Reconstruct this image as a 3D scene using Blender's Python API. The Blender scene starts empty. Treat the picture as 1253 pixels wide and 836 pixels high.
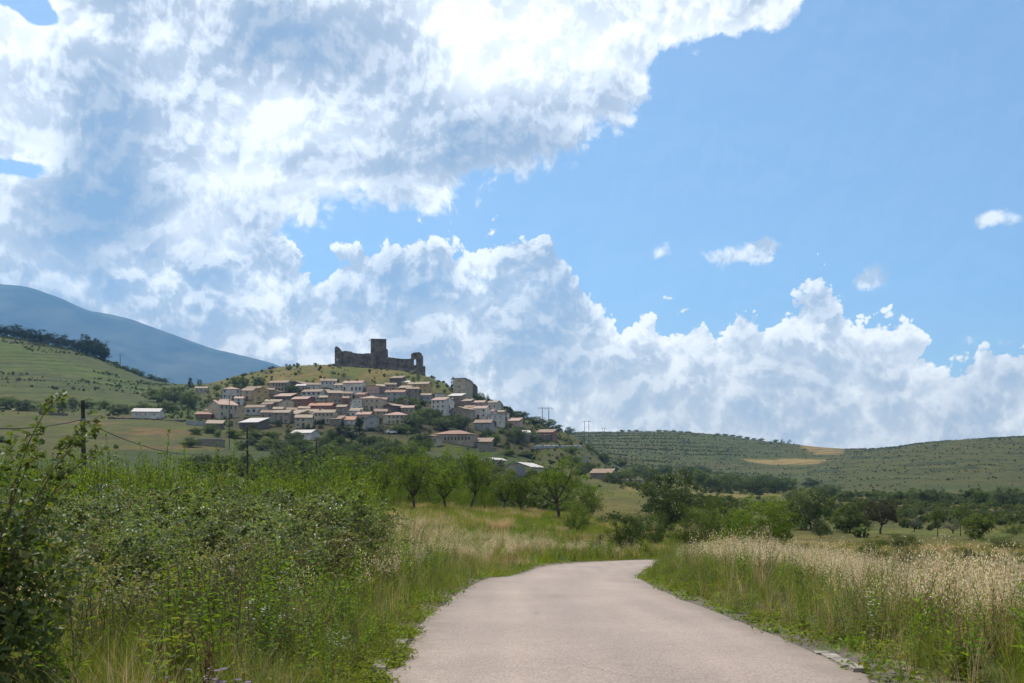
import bpy, bmesh, math, random
import numpy as np
from mathutils import Vector, Matrix

# ------------------------------------------------------------------ basics
random.seed(7)
RNG = np.random.default_rng(11)
SC = bpy.context.scene
COL = SC.collection
F, CX, HY, CAMZ = 1218.2, 626.5, 590.0, 1.6     # focal length, centre column and horizon row of a 1253 px wide frame
R = math.radians
SUN_AZ, SUN_EL = -30.0, 60.0


def pchip(xk, yk, x):
    """monotone cubic interpolation (clamped at both ends)"""
    xk = np.asarray(xk, float); yk = np.asarray(yk, float)
    h = np.diff(xk); d = np.diff(yk) / h
    m = np.zeros_like(yk)
    for i in range(1, len(xk) - 1):
        if d[i - 1] * d[i] > 0:
            w1 = 2 * h[i] + h[i - 1]; w2 = h[i] + 2 * h[i - 1]
            m[i] = (w1 + w2) / (w1 / d[i - 1] + w2 / d[i])
    m[0] = d[0]; m[-1] = d[-1]
    x = np.clip(np.asarray(x, float), xk[0], xk[-1])
    k = np.clip(np.searchsorted(xk, x, side='right') - 1, 0, len(xk) - 2)
    t = (x - xk[k]) / h[k]
    t2, t3 = t * t, t * t * t
    return ((2 * t3 - 3 * t2 + 1) * yk[k] + (t3 - 2 * t2 + t) * h[k] * m[k]
            + (-2 * t3 + 3 * t2) * yk[k + 1] + (t3 - t2) * h[k] * m[k + 1])


def hash2(ix, iy, seed):
    n = (ix.astype(np.int64) * 374761393 + iy.astype(np.int64) * 668265263 + seed * 1442695041) & 0xFFFFFFFF
    n = ((n ^ (n >> 13)) * 1274126177) & 0xFFFFFFFF
    return ((n ^ (n >> 16)) & 0xFFFFFF) / float(0xFFFFFF)


def vnoise(x, y, seed=0):
    x = np.asarray(x, float); y = np.asarray(y, float)
    ix = np.floor(x); iy = np.floor(y)
    fx = x - ix; fy = y - iy
    fx = fx * fx * (3 - 2 * fx); fy = fy * fy * (3 - 2 * fy)
    a = hash2(ix, iy, seed); b = hash2(ix + 1, iy, seed)
    c = hash2(ix, iy + 1, seed); d = hash2(ix + 1, iy + 1, seed)
    return (a * (1 - fx) + b * fx) * (1 - fy) + (c * (1 - fx) + d * fx) * fy


def fbm(x, y, seed=0, octv=4):
    s = 0.0; a = 0.5; t = 0.0
    for k in range(octv):
        s = s + a * vnoise(x * 2 ** k, y * 2 ** k, seed + k * 17); t += a; a *= 0.5
    return s / t                                              # 0..1


def sstep(a, b, x):
    t = np.clip((x - a) / (b - a), 0, 1)
    return t * t * (3 - 2 * t)


# ------------------------------------------------------------------ terrain height
NEAR_PX = [-300, 0, 200, 400, 520, 626, 720, 800, 900, 1050, 1253, 1550]
NEAR = {
    1:    [0] * 12,
    8:    [0] * 12,
    12.7: [-.05, -.05, -.05, -.10, -.15, -.17, -.17, -.17, -.17, -.20, -.20, -.20],
    17:   [-.10, -.10, -.10, -.20, -.36, -.42, -.42, -.42, -.45, -.50, -.50, -.50],
    24:   [-.20, -.20, -.20, -.30, -.55, -.82, -.84, -.85, -.90, -.95, -1.0, -1.0],
    35:   [-.30, -.30, -.30, -.50, -.95, -1.52, -1.60, -1.65, -1.70, -1.75, -1.8, -1.8],
    47:   [-.40, -.40, -.40, -.50, -.80, -1.60, -2.02, -2.10, -2.2, -2.4, -2.5, -2.5],
    60:   [-.60, -.60, -.60, -.50, -.60, -1.10, -1.75, -2.4, -2.9, -3.1, -3.3, -3.3],
    85:   [-1.2, -1.2, -1.0, -.60, -.40, -.80, -1.60, -2.8, -3.6, -4.1, -4.3, -4.3],
    130:  [-3.0, -3.0, -3.0, -2.5, -2.5, -3.0, -3.6, -4.5, -5.1, -5.4, -5.6, -5.6],
}
FAR = {
    -300: {200: 585, 300: 550, 400: 500, 500: 465, 620: 410, 760: 345, 900: 350, 1200: 430, 2000: 540},
    0:    {200: 583, 300: 553, 400: 513, 440: 505, 500: 490, 620: 452, 760: 412, 900: 420, 1200: 470, 2000: 550},
    100:  {200: 584, 300: 553, 400: 517, 440: 508, 500: 496, 620: 464, 760: 432, 900: 440, 1200: 485, 2000: 555},
    200:  {200: 585, 300: 555, 400: 522, 440: 512, 500: 500, 620: 484, 700: 472, 760: 469, 900: 480, 1200: 510, 2000: 560},
    250:  {200: 586, 300: 556, 400: 527, 500: 506, 620: 481, 680: 470, 760: 474, 900: 490, 1200: 515, 2000: 560},
    300:  {200: 588, 300: 558, 350: 547, 400: 532, 500: 500, 620: 461, 680: 457, 760: 470, 900: 495, 1200: 520, 2000: 560},
    350:  {200: 590, 300: 561, 350: 551, 400: 537, 500: 496, 560: 472, 620: 453, 660: 448, 760: 462, 900: 490, 1200: 520, 2000: 560},
    400:  {200: 592, 300: 562, 350: 553, 400: 540, 500: 495, 560: 471, 620: 449, 660: 446, 760: 458, 900: 490, 1200: 520, 2000: 560},
    465:  {200: 594, 300: 564, 350: 556, 400: 543, 500: 497, 560: 473, 620: 452, 660: 450, 760: 462, 900: 492, 1200: 520, 2000: 560},
    520:  {200: 596, 300: 568, 400: 546, 500: 503, 560: 480, 620: 461, 660: 459.5, 760: 475, 900: 500, 1200: 525, 2000: 560},
    560:  {200: 600, 300: 572, 400: 550, 500: 510, 560: 490, 620: 477, 660: 480, 760: 497, 900: 515, 1200: 530, 2000: 560},
    600:  {200: 604, 300: 577, 400: 557, 500: 521, 560: 501, 620: 490, 700: 500, 900: 525, 1200: 537, 2000: 560},
    650:  {200: 608, 300: 583, 400: 566, 500: 536, 560: 522, 620: 514.5, 700: 524, 900: 545, 1100: 543, 1400: 535, 2000: 555},
    700:  {200: 612, 300: 590, 400: 577, 500: 557, 560: 544, 620: 533, 700: 538, 900: 552, 1100: 545, 1400: 530, 1800: 535, 2500: 560},
    760:  {200: 615, 300: 595, 400: 590, 500: 584, 620: 577, 760: 570, 900: 560, 1100: 547, 1400: 529, 1800: 537, 2500: 560},
    800:  {200: 618, 300: 601, 400: 596, 500: 592, 620: 586, 760: 578, 900: 566, 1100: 548, 1400: 528.5, 1800: 538, 2500: 562},
    850:  {200: 622, 300: 610, 400: 603, 500: 599, 620: 594, 760: 586, 900: 575, 1100: 555, 1400: 530, 1800: 540, 2500: 565},
    950:  {200: 633, 300: 617, 400: 609, 500: 604, 620: 600, 760: 594, 900: 584, 1100: 566, 1400: 541.5, 1800: 550, 2500: 570},
    1050: {200: 640, 300: 622, 400: 614, 500: 608, 620: 602, 760: 590, 900: 574, 1100: 557, 1300: 549.5, 1800: 562, 2500: 575},
    1150: {200: 644, 300: 625, 400: 616, 500: 609, 620: 601, 760: 582, 900: 560, 1050: 542, 1200: 541, 1800: 560, 2500: 575},
    1253: {200: 645, 300: 626, 400: 617, 500: 610, 620: 600, 760: 578, 900: 553, 1050: 536, 1200: 535, 1800: 555, 2500: 575},
    1550: {200: 645, 300: 626, 400: 617, 500: 610, 620: 600, 760: 578, 900: 553, 1050: 530, 1200: 530, 1800: 555, 2500: 575},
}
LY0, LY1, NLY = 0.0, math.log(8000.0), 700
GLY = np.linspace(LY0, LY1, NLY)
GPX = np.arange(-900, 2151, 4.0)


def _table():
    cols = sorted(FAR)
    nearY = sorted(NEAR)
    colz = []
    for c in cols:
        Y = list(nearY); z = [float(np.interp(c, NEAR_PX, NEAR[y])) for y in nearY]
        kn = dict(FAR[c]); kn[4000] = 587; kn[8000] = 589
        for y in sorted(kn):
            Y.append(y); z.append(CAMZ + (HY - kn[y]) / F * y)
        e = [(zz - CAMZ) / yy * F for yy, zz in zip(Y, z)]
        # near part interpolated as height, far part as the row offset
        zn = pchip(np.log(Y), z, GLY)
        en = pchip(np.log(Y), e, GLY) / F * np.exp(GLY) + CAMZ
        w = sstep(math.log(110), math.log(240), GLY)
        colz.append(zn * (1 - w) + en * w)
    colz = np.array(colz)
    out = np.zeros((NLY, len(GPX)))
    for i in range(NLY):
        out[i] = pchip(cols, colz[:, i], GPX)
    return out


GT = _table()

# the road: centre line and half width
ROAD_C = np.array([(0.9, -30), (0.9, -10), (0.9, 0), (0.9, 8), (0.88, 12.7), (0.94, 17), (1.22, 23), (1.72, 29), (2.5, 35), (3.4, 39.6),
                   (4.9, 43.2), (7.2, 45.2), (12, 46.6), (20, 46.2), (32, 43), (48, 36)])


def _resample(P, n):
    t = np.concatenate([[0], np.cumsum(np.hypot(*np.diff(P, axis=0).T))])
    s = np.linspace(0, t[-1], n)
    return np.stack([pchip(t, P[:, 0], s), pchip(t, P[:, 1], s)], 1)


# smooth the centre line a little
ROAD = _resample(ROAD_C, 240)
for _ in range(12):
    ROAD[1:-1] = 0.25 * ROAD[:-2] + 0.5 * ROAD[1:-1] + 0.25 * ROAD[2:]
HALF = 1.95


def road_dist(x, y):
    """distance to the road's centre line and the side (+1 right of it, -1 left of it)"""
    x = np.asarray(x, float); y = np.asarray(y, float)
    shp = x.shape
    xf, yf = x.ravel(), y.ravel()
    best = np.full(xf.shape, 1e9); side = np.ones(xf.shape)
    near = (np.abs(xf) < 90) & (yf > -60) & (yf < 90)
    idx = np.nonzero(near)[0]
    if len(idx):
        px, py = xf[idx], yf[idx]
        b = np.full(px.shape, 1e9); s = np.ones(px.shape)
        for i in range(0, len(ROAD) - 1):
            ax, ay = ROAD[i]; bx, by = ROAD[i + 1]
            dx, dy = bx - ax, by - ay
            t = np.clip(((px - ax) * dx + (py - ay) * dy) / (dx * dx + dy * dy), 0, 1)
            qx, qy = px - (ax + t * dx), py - (ay + t * dy)
            d = np.hypot(qx, qy)
            m = d < b
            b[m] = d[m]; s[m] = np.where(dx * qy[m] - dy * qx[m] > 0, -1, 1)
        best[idx] = b; side[idx] = s
    return best.reshape(shp), side.reshape(shp)


def base_h(x, y):
    x = np.asarray(x, float); y = np.asarray(y, float)
    r = np.hypot(x, y)
    Y = np.maximum(np.maximum(y, 0.62 * r), 1.0)
    px = np.clip(CX + x / Y * F, GPX[0], GPX[-1] - 1e-3)
    ly = np.clip(np.log(Y), LY0, LY1 - 1e-6)
    i = (ly - LY0) / (LY1 - LY0) * (NLY - 1); j = (px - GPX[0]) / 4.0
    i0 = np.clip(i.astype(int), 0, NLY - 2); j0 = np.clip(j.astype(int), 0, len(GPX) - 2)
    fi, fj = i - i0, j - j0
    return ((GT[i0, j0] * (1 - fj) + GT[i0, j0 + 1] * fj) * (1 - fi)
            + (GT[i0 + 1, j0] * (1 - fj) + GT[i0 + 1, j0 + 1] * fj) * fi)


def height(x, y):
    x = np.atleast_1d(np.asarray(x, float)); y = np.atleast_1d(np.asarray(y, float))
    z = base_h(x, y)
    d, s = road_dist(x, y)
    r = np.hypot(x, y)
    away = sstep(HALF + 0.2, HALF + 3.0, d)
    n1 = fbm(x * 0.35, y * 0.35, 3) - 0.5
    n2 = fbm(x * 0.03, y * 0.03, 5) - 0.5
    n3 = fbm(x * 0.011, y * 0.011, 9) - 0.5
    z = z + away * (n1 * 0.22 * sstep(2, 8, r) + n2 * 1.0 * sstep(120, 300, r) + n3 * 4.0 * sstep(350, 900, r))
    # the low bank on the inside of the bend
    so = np.where(s > 0, d - HALF, -1.0)
    pxx = CX + x / np.maximum(y, 1.0) * F
    z = z + 0.26 * sstep(0.15, 1.4, so) * (1 - sstep(5.0, 11.0, so)) * sstep(11, 17, y) * (1 - sstep(36, 46, y)) * (1 - sstep(930, 1080, pxx))
    z = z - 0.07 * (1 - sstep(HALF - 0.25, HALF + 0.15, d)) * 1.0
    return z


def H(x, y):
    return float(height(x, y)[0])


def at(px, py, Y):
    return Vector(((px - CX) / F * Y, Y, CAMZ + (HY - py) / F * Y))


def hit(px, py, y0=60.0, y1=1900.0):
    """first ground point seen in that direction"""
    Y = np.exp(np.linspace(math.log(y0), math.log(y1), 1200))
    x = (px - CX) / F * Y
    row = HY - (height(x, Y) - CAMZ) / Y * F
    k = np.nonzero(row <= py)[0]
    k = k[0] if len(k) else len(Y) - 1
    return float(x[k]), float(Y[k])


# ------------------------------------------------------------------ object helpers
def tag(o, label=None, cat=None, group=None, kind=None):
    if label: o['label'] = label
    if cat: o['category'] = cat
    if group: o['group'] = group
    if kind: o['kind'] = kind
    return o


def empty(name, loc, rz=0.0, label=None, cat=None, group=None):
    o = bpy.data.objects.new(name, None)
    o.empty_display_size = 0.3
    COL.objects.link(o)
    o.location = loc; o.rotation_euler = (0, 0, rz)
    return tag(o, label, cat, group)


class MB:
    """collects verts, faces, material slots and a per-vertex tint, then builds ONE mesh"""
    def __init__(self):
        self.v = []; self.f = []; self.m = []; self.t = []; self.n = 0

    def add(self, verts, faces, mat=0, tint=(1, 1, 1)):
        verts = np.asarray(verts, float).reshape(-1, 3)
        b = self.n
        self.v.append(verts); self.n += len(verts)
        self.f.extend([tuple(i + b for i in fc) for fc in faces])
        self.m.extend([mat] * len(faces))
        tint = np.asarray(tint, float)
        self.t.append(np.tile(tint, (len(verts), 1)) if tint.ndim == 1 else tint)

    def box(self, c, s, mat=0, tint=(1, 1, 1), rz=0.0, taper=1.0):
        x, y, z = s[0] / 2, s[1] / 2, s[2] / 2
        v = np.array([(-x, -y, -z), (x, -y, -z), (x, y, -z), (-x, y, -z),
                      (-x * taper, -y * taper, z), (x * taper, -y * taper, z), (x * taper, y * taper, z), (-x * taper, y * taper, z)])
        ca, sa = math.cos(rz), math.sin(rz)
        v = np.stack([v[:, 0] * ca - v[:, 1] * sa, v[:, 0] * sa + v[:, 1] * ca, v[:, 2]], 1) + np.array(c)
        self.add(v, [(3, 2, 1, 0), (4, 5, 6, 7), (0, 1, 5, 4), (1, 2, 6, 5), (2, 3, 7, 6), (3, 0, 4, 7)], mat, tint)

    def tube(self, pts, radii, sides=6, mat=0, tint=(1, 1, 1), caps=True):
        pts = np.asarray(pts, float); n = len(pts)
        radii = np.broadcast_to(np.asarray(radii, float), (n,))
        d = np.gradient(pts, axis=0)
        d /= np.maximum(np.linalg.norm(d, axis=1, keepdims=True), 1e-9)
        ref = np.array([0, 0, 1.0]) if abs(d[0, 2]) < 0.9 else np.array([1.0, 0, 0])
        V = []
        for i in range(n):
            u = np.cross(ref, d[i]); u /= max(np.linalg.norm(u), 1e-9); w = np.cross(d[i], u)
            a = np.linspace(0, 2 * math.pi, sides, endpoint=False)
            V.append(pts[i] + radii[i] * (np.cos(a)[:, None] * u + np.sin(a)[:, None] * w))
        V = np.concatenate(V)
        fc = []
        for i in range(n - 1):
            for k in range(sides):
                k2 = (k + 1) % sides
                fc.append((i * sides + k, i * sides + k2, (i + 1) * sides + k2, (i + 1) * sides + k))
        if caps:
            fc.append(tuple(range(sides - 1, -1, -1))); fc.append(tuple((n - 1) * sides + k for k in range(sides)))
        self.add(V, fc, mat, tint)

    def prism(self, outline, y0, y1, mat=0, tint=(1, 1, 1)):
        """(x, z) outline, counter clockwise seen from -y, extruded from y0 to y1"""
        n = len(outline)
        v = [(x, y0, z) for x, z in outline] + [(x, y1, z) for x, z in outline]
        fc = [tuple(range(n)), tuple(range(2 * n - 1, n - 1, -1))]
        for k in range(n):
            k2 = (k + 1) % n
            fc.append((k2, k, n + k, n + k2))
        self.add(v, fc, mat, tint)

    def leaves(self, c, nrm, length, width, mat=0, tints=None, axis=None, fold=0.25):
        """a folded, pointed leaf at every centre: 2 quads each"""
        c = np.asarray(c, float); N = len(c)
        nrm = nrm / np.maximum(np.linalg.norm(nrm, axis=1, keepdims=True), 1e-9)
        if axis is None:
            axis = RNG.normal(size=(N, 3))
        u = axis - (axis * nrm).sum(1, keepdims=True) * nrm
        u /= np.maximum(np.linalg.norm(u, axis=1, keepdims=True), 1e-9)
        w = np.cross(nrm, u)
        L = np.broadcast_to(np.asarray(length, float), (N,))[:, None]; W = np.broadcast_to(np.asarray(width, float), (N,))[:, None]
        p0 = c - u * L * 0.5
        p1 = c + w * W * 0.5 + nrm * W * fold
        p2 = c + u * L * 0.5 - nrm * L * 0.12
        p3 = c - w * W * 0.5 + nrm * W * fold
        V = np.stack([p0, p1, p2, p3], 1).reshape(-1, 3)
        b = self.n
        self.v.append(V); self.n += 4 * N
        idx = np.arange(N) * 4 + b
        self.f.extend([x for i in idx.tolist() for x in ((i, i + 1, i + 2), (i, i + 2, i + 3))])
        self.m.extend([mat] * (2 * N))
        if tints is None:
            tints = np.ones((N, 3))
        self.t.append(np.repeat(tints, 4, axis=0))

    def blades(self, base, h, lean, ldir, width, mat=0, tints=None, seg=4):
        """curved tapering grass blades"""
        base = np.asarray(base, float); N = len(base)
        h = np.broadcast_to(h, (N,)); lean = np.broadcast_to(lean, (N,)); width = np.broadcast_to(width, (N,))
        dx, dy = np.cos(ldir), np.sin(ldir)
        tw = ldir + math.pi / 2 + RNG.normal(0, 0.7, N)
        rows = []
        for k in range(seg + 1):
            t = k / seg
            off = lean * h * t ** 1.8
            z = h * (t - 0.35 * lean * t * t * t)
            cxy = np.stack([base[:, 0] + dx * off, base[:, 1] + dy * off, base[:, 2] + z], 1)
            w = width * (1 - t) ** 0.7 * 0.5 if k < seg else width * 0.0
            side = np.stack([np.cos(tw) * w, np.sin(tw) * w, np.zeros(N)], 1)
            rows += [cxy - side, cxy + side] if k < seg else [cxy]
        V = np.stack(rows, 1)
        nv = V.shape[1]
        b = self.n
        self.v.append(V.reshape(-1, 3)); self.n += nv * N
        for i in range(N):
            o = b + i * nv
            for k in range(seg - 1):
                self.f.append((o + 2 * k, o + 2 * k + 1, o + 2 * k + 3, o + 2 * k + 2)); self.m.append(mat)
            self.f.append((o + 2 * seg - 2, o + 2 * seg - 1, o + 2 * seg)); self.m.append(mat)
        if tints is None:
            tints = np.ones((N, 3))
        self.t.append(np.repeat(tints, nv, axis=0))

    def mesh(self, name, mats, smooth=False):
        me = bpy.data.meshes.new(name)
        me.from_pydata(np.concatenate(self.v).tolist(), [], self.f)
        for m in mats:
            me.materials.append(m)
        if len(mats) > 1:
            me.polygons.foreach_set('material_index', np.array(self.m, dtype=np.int32))
        at_ = me.attributes.new('tint', 'FLOAT_COLOR', 'POINT')
        t = np.concatenate(self.t)
        at_.data.foreach_set('color', np.concatenate([t, np.ones((len(t), 1))], 1).astype(np.float32).ravel())
        if smooth:
            me.polygons.foreach_set('use_smooth', np.ones(len(me.polygons), dtype=bool))
        me.update()
        return me

    def build(self, name, mats, parent=None, smooth=False, link=True):
        if not isinstance(mats, (list, tuple)): mats = [mats]
        o = bpy.data.objects.new(name, self.mesh(name, mats, smooth))
        if link: COL.objects.link(o)
        if parent is not None: o.parent = parent
        return o


def children(o):
    return [c for c in bpy.data.objects if c.parent == o]


def copy_tree(o, kids, loc, rz=0.0, scale=1.0):
    """a copy of a thing and of its parts"""
    c = o.copy(); COL.objects.link(c)
    c.location = loc; c.rotation_euler = (0, 0, rz)
    c.scale = (scale, scale, scale) if not hasattr(scale, '__len__') else scale
    for k in kids:
        d = k.copy(); COL.objects.link(d); d.parent = c
    return c


# ------------------------------------------------------------------ materials
def new_mat(name):
    m = bpy.data.materials.new(name); m.use_nodes = True
    nt = m.node_tree; nt.nodes.clear()
    return m, nt


def nd(nt, typ, **kw):
    n = nt.nodes.new(typ)
    for k, v in kw.items():
        if k in n.inputs.keys():
            n.inputs[k].default_value = v
        else:
            setattr(n, k, v)
    return n


def ramp(nt, fac, stops, interp='LINEAR'):
    r = nt.nodes.new('ShaderNodeValToRGB')
    r.color_ramp.interpolation = interp
    el = r.color_ramp.elements
    while len(el) < len(stops): el.new(0.5)
    for e, (p, c) in zip(el, stops):
        e.position = p; e.color = (*c, 1) if len(c) == 3 else c
    nt.links.new(fac, r.inputs[0])
    return r.outputs[0]


def mixc(nt, a, b, fac, mode='MIX'):
    m = nt.nodes.new('ShaderNodeMix'); m.data_type = 'RGBA'; m.blend_type = mode
    for s, v in ((m.inputs['Factor'], fac), (m.inputs['A'], a), (m.inputs['B'], b)):
        pass
    def put(sock, v):
        if hasattr(v, 'is_output'): nt.links.new(v, sock)
        elif isinstance(v, (int, float)): sock.default_value = v
        else: sock.default_value = (*v, 1) if len(v) == 3 else v
    put(m.inputs[0], fac); put(m.inputs[6], a); put(m.inputs[7], b)
    return m.outputs[2]


def mth(nt, op, a, b=None, c=None, clamp=False):
    m = nt.nodes.new('ShaderNodeMath'); m.operation = op; m.use_clamp = clamp
    for s, v in zip(m.inputs, (a, b, c)):
        if v is None: continue
        if hasattr(v, 'is_output'): nt.links.new(v, s)
        else: s.default_value = v
    return m.outputs[0]


def noise(nt, scale, detail=4, rough=0.55, vec=None, w=None, dim='3D'):
    n = nt.nodes.new('ShaderNodeTexNoise'); n.noise_dimensions = dim
    n.inputs['Scale'].default_value = scale; n.inputs['Detail'].default_value = detail; n.inputs['Roughness'].default_value = rough
    if vec is not None: nt.links.new(vec, n.inputs['Vector'])
    return n.outputs[0]


def leaf_mat(name, col, trans=0.4, rough=0.5, spec=0.4, hue=0.25, tcol=None, nscale=0.5):
    """foliage: reflecting and light passing leaf, varied per plant, per leaf and slowly over the ground"""
    m, nt = new_mat(name)
    tint = nd(nt, 'ShaderNodeAttribute', attribute_name='tint').outputs['Color']
    info = nt.nodes.new('ShaderNodeObjectInfo')
    geo = nt.nodes.new('ShaderNodeNewGeometry')
    yellow = (min(col[0] * 1.7, 1), col[1] * 1.08, col[2] * 0.8)
    dark = (col[0] * 0.62, col[1] * 0.72, col[2] * 0.8)
    c = mixc(nt, dark, yellow, noise(nt, nscale, 3, 0.6, geo.outputs['Position']))
    c = mixc(nt, col, c, min(1.0, hue * 2.4))
    rnd = mth(nt, 'MULTIPLY_ADD', info.outputs['Random'], 0.5, 0.75)
    c = mixc(nt, c, tint, 1.0, 'MULTIPLY')
    cc = nt.nodes.new('ShaderNodeCombineColor')
    for i in range(3): nt.links.new(rnd, cc.inputs[i])
    c = mixc(nt, c, cc.outputs[0], 1.0, 'MULTIPLY')
    p = nd(nt, 'ShaderNodeBsdfPrincipled', Roughness=rough)
    p.inputs['Specular IOR Level'].default_value = spec
    nt.links.new(c, p.inputs['Base Color'])
    t = nt.nodes.new('ShaderNodeBsdfTranslucent')
    tc = mixc(nt, c, tcol or (1.25, 1.35, 0.5), 1.0, 'MULTIPLY')
    nt.links.new(tc, t.inputs['Color'])
    mx = nt.nodes.new('ShaderNodeMixShader'); mx.inputs[0].default_value = trans
    nt.links.new(p.outputs[0], mx.inputs[1]); nt.links.new(t.outputs[0], mx.inputs[2])
    o = nt.nodes.new('ShaderNodeOutputMaterial'); nt.links.new(mx.outputs[0], o.inputs[0])
    return m


def solid_mat(name, c1, c2=None, scale=3.0, rough=0.85, bump=0.0, detail=5, bscale=None, metal=0.0, spec=0.3, lo=0.35, hi=0.65):
    m, nt = new_mat(name)
    tc = nt.nodes.new('ShaderNodeTexCoord'); vec = tc.outputs['Object']
    p = nd(nt, 'ShaderNodeBsdfPrincipled', Roughness=rough, Metallic=metal)
    p.inputs['Specular IOR Level'].default_value = spec
    if c2 is not None:
        nt.links.new(ramp(nt, noise(nt, scale, detail, 0.6, vec), [(lo, c1), (hi, c2)]), p.inputs['Base Color'])
    else:
        p.inputs['Base Color'].default_value = (*c1, 1)
    if bump:
        b = nd(nt, 'ShaderNodeBump', Strength=bump); b.inputs['Distance'].default_value = 0.05
        nt.links.new(noise(nt, bscale or scale * 4, 4, 0.6, vec), b.inputs['Height'])
        nt.links.new(b.outputs[0], p.inputs['Normal'])
    o = nt.nodes.new('ShaderNodeOutputMaterial'); nt.links.new(p.outputs[0], o.inputs[0])
    return m
# ------------------------------------------------------------------ camera, sun
cam = bpy.data.cameras.new('camera'); camo = bpy.data.objects.new('camera', cam); COL.objects.link(camo)
camo.location = (0, 0, CAMZ); camo.rotation_euler = (R(90), 0, 0)
cam.lens = 35.0; cam.sensor_width = 36.0; cam.shift_y = (HY - 418.0) / 1253.0
cam.clip_start = 0.05; cam.clip_end = 60000
cam.dof.use_dof = True; cam.dof.focus_distance = 70.0; cam.dof.aperture_fstop = 7.1
SC.camera = camo

sv = Vector((math.sin(R(SUN_AZ)) * math.cos(R(SUN_EL)), math.cos(R(SUN_AZ)) * math.cos(R(SUN_EL)), math.sin(R(SUN_EL))))
sl = bpy.data.lights.new('sun', 'SUN'); sl.energy = 4.6; sl.angle = R(0.53); sl.color = (1.0, 0.955, 0.88)
so = bpy.data.objects.new('sun', sl); COL.objects.link(so)
so.rotation_euler = (-sv).to_track_quat('-Z', 'Y').to_euler(); so.location = sv * 300

SC.view_settings.view_transform = 'Standard'; SC.view_settings.look = 'None'
SC.view_settings.gamma = 1.0; SC.view_settings.exposure = 0.28
SC.view_settings.use_curve_mapping = False
SC.render.engine = 'CYCLES'
cy = SC.cycles
cy.max_bounces = 6; cy.diffuse_bounces = 3; cy.glossy_bounces = 2; cy.transmission_bounces = 4; cy.volume_bounces = 0
cy.transparent_max_bounces = 6; cy.caustics_reflective = False; cy.caustics_refractive = False
cy.use_denoising = True; cy.sample_clamp_indirect = 6.0; cy.sample_clamp_direct = 0.0
try:
    cy.denoising_prefilter = 'ACCURATE'; cy.denoising_input_passes = 'RGB_ALBEDO_NORMAL'
except Exception:
    pass

# ------------------------------------------------------------------ sky and clouds (world)
W = bpy.data.worlds.new('World'); SC.world = W; W.use_nodes = True
wt = W.node_tree; wt.nodes.clear()


def az_el(px, py):
    u, v = (px - CX) / F, (HY - py) / F
    return math.atan(u), math.asin(v / math.sqrt(1 + u * u + v * v))


K = 12.182   # one cloud unit is about 4.7 degrees of sky


def cu(px, py):
    a, e = az_el(px, py)
    return a * K, e * K


wco = wt.nodes.new('ShaderNodeTexCoord')
wsep = wt.nodes.new('ShaderNodeSeparateXYZ'); wt.links.new(wco.outputs['Generated'], wsep.inputs[0])
AZ = mth(wt, 'MULTIPLY', mth(wt, 'ARCTAN2', wsep.outputs[0], wsep.outputs[1]), K)
EL = mth(wt, 'MULTIPLY', mth(wt, 'ARCSINE', wsep.outputs[2]), K)


def wcurve(a, pts, lo=-7.0, hi=7.0, out=8.0):
    """piecewise curve over azimuth; pts are (px, py) of the photograph's skyline of that cloud"""
    t = mth(wt, 'DIVIDE', mth(wt, 'SUBTRACT', a, lo), hi - lo, clamp=True)
    fc = wt.nodes.new('ShaderNodeFloatCurve')
    c = fc.mapping.curves[0]
    P = []
    for px, py in pts:
        x, y = cu(px, py)
        P.append(((x - lo) / (hi - lo), min(max(y / out, 0), 1)))
    P = [(0.0, P[0][1])] + P + [(1.0, P[-1][1])]
    while len(c.points) < len(P): c.points.new(0.5, 0.5)
    for q, (x, y) in zip(c.points, P):
        q.location = (x, y); q.handle_type = 'AUTO'
    fc.mapping.update()
    wt.links.new(t, fc.inputs['Value'])
    return mth(wt, 'MULTIPLY', fc.outputs[0], out)


def blob(a, e, px, py, rx, ry, wgt=1.0):
    x, y = cu(px, py)
    dx = mth(wt, 'MULTIPLY', mth(wt, 'SUBTRACT', a, x), 100.0 / rx)
    dy = mth(wt, 'MULTIPLY', mth(wt, 'SUBTRACT', e, y), 100.0 / ry)
    r2 = mth(wt, 'ADD', mth(wt, 'MULTIPLY', dx, dx), mth(wt, 'MULTIPLY', dy, dy))
    g = mth(wt, 'EXPONENT', mth(wt, 'MULTIPLY', r2, -1.0))
    return mth(wt, 'MULTIPLY', g, wgt)


def addn(*v):
    r = v[0]
    for x in v[1:]: r = mth(wt, 'ADD', r, x)
    return r


BANK = [(-80, 235), (0, 240), (60, 262), (110, 300), (150, 268), (185, 250), (240, 250), (300, 256), (345, 275), (385, 305), (410, 290), (450, 268), (500, 262),
        (560, 280), (600, 262), (650, 262), (690, 285), (715, 315), (735, 352), (775, 372), (815, 368), (855, 350), (890, 372), (950, 362),
        (985, 322), (1005, 315), (1030, 350), (1060, 372), (1100, 368), (1140, 392), (1185, 408), (1253, 400), (1350, 400)]
UPPER = [(-80, 380), (0, 360), (60, 370), (130, 380), (180, 370), (240, 360), (300, 340), (345, 300), (400, 285), (450, 280), (500, 276), (580, 262), (650, 236),
         (720, 200), (775, 165), (812, 95), (850, 66), (920, 50), (980, 10), (1020, -80), (1100, -160), (1300, -200)]


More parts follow.
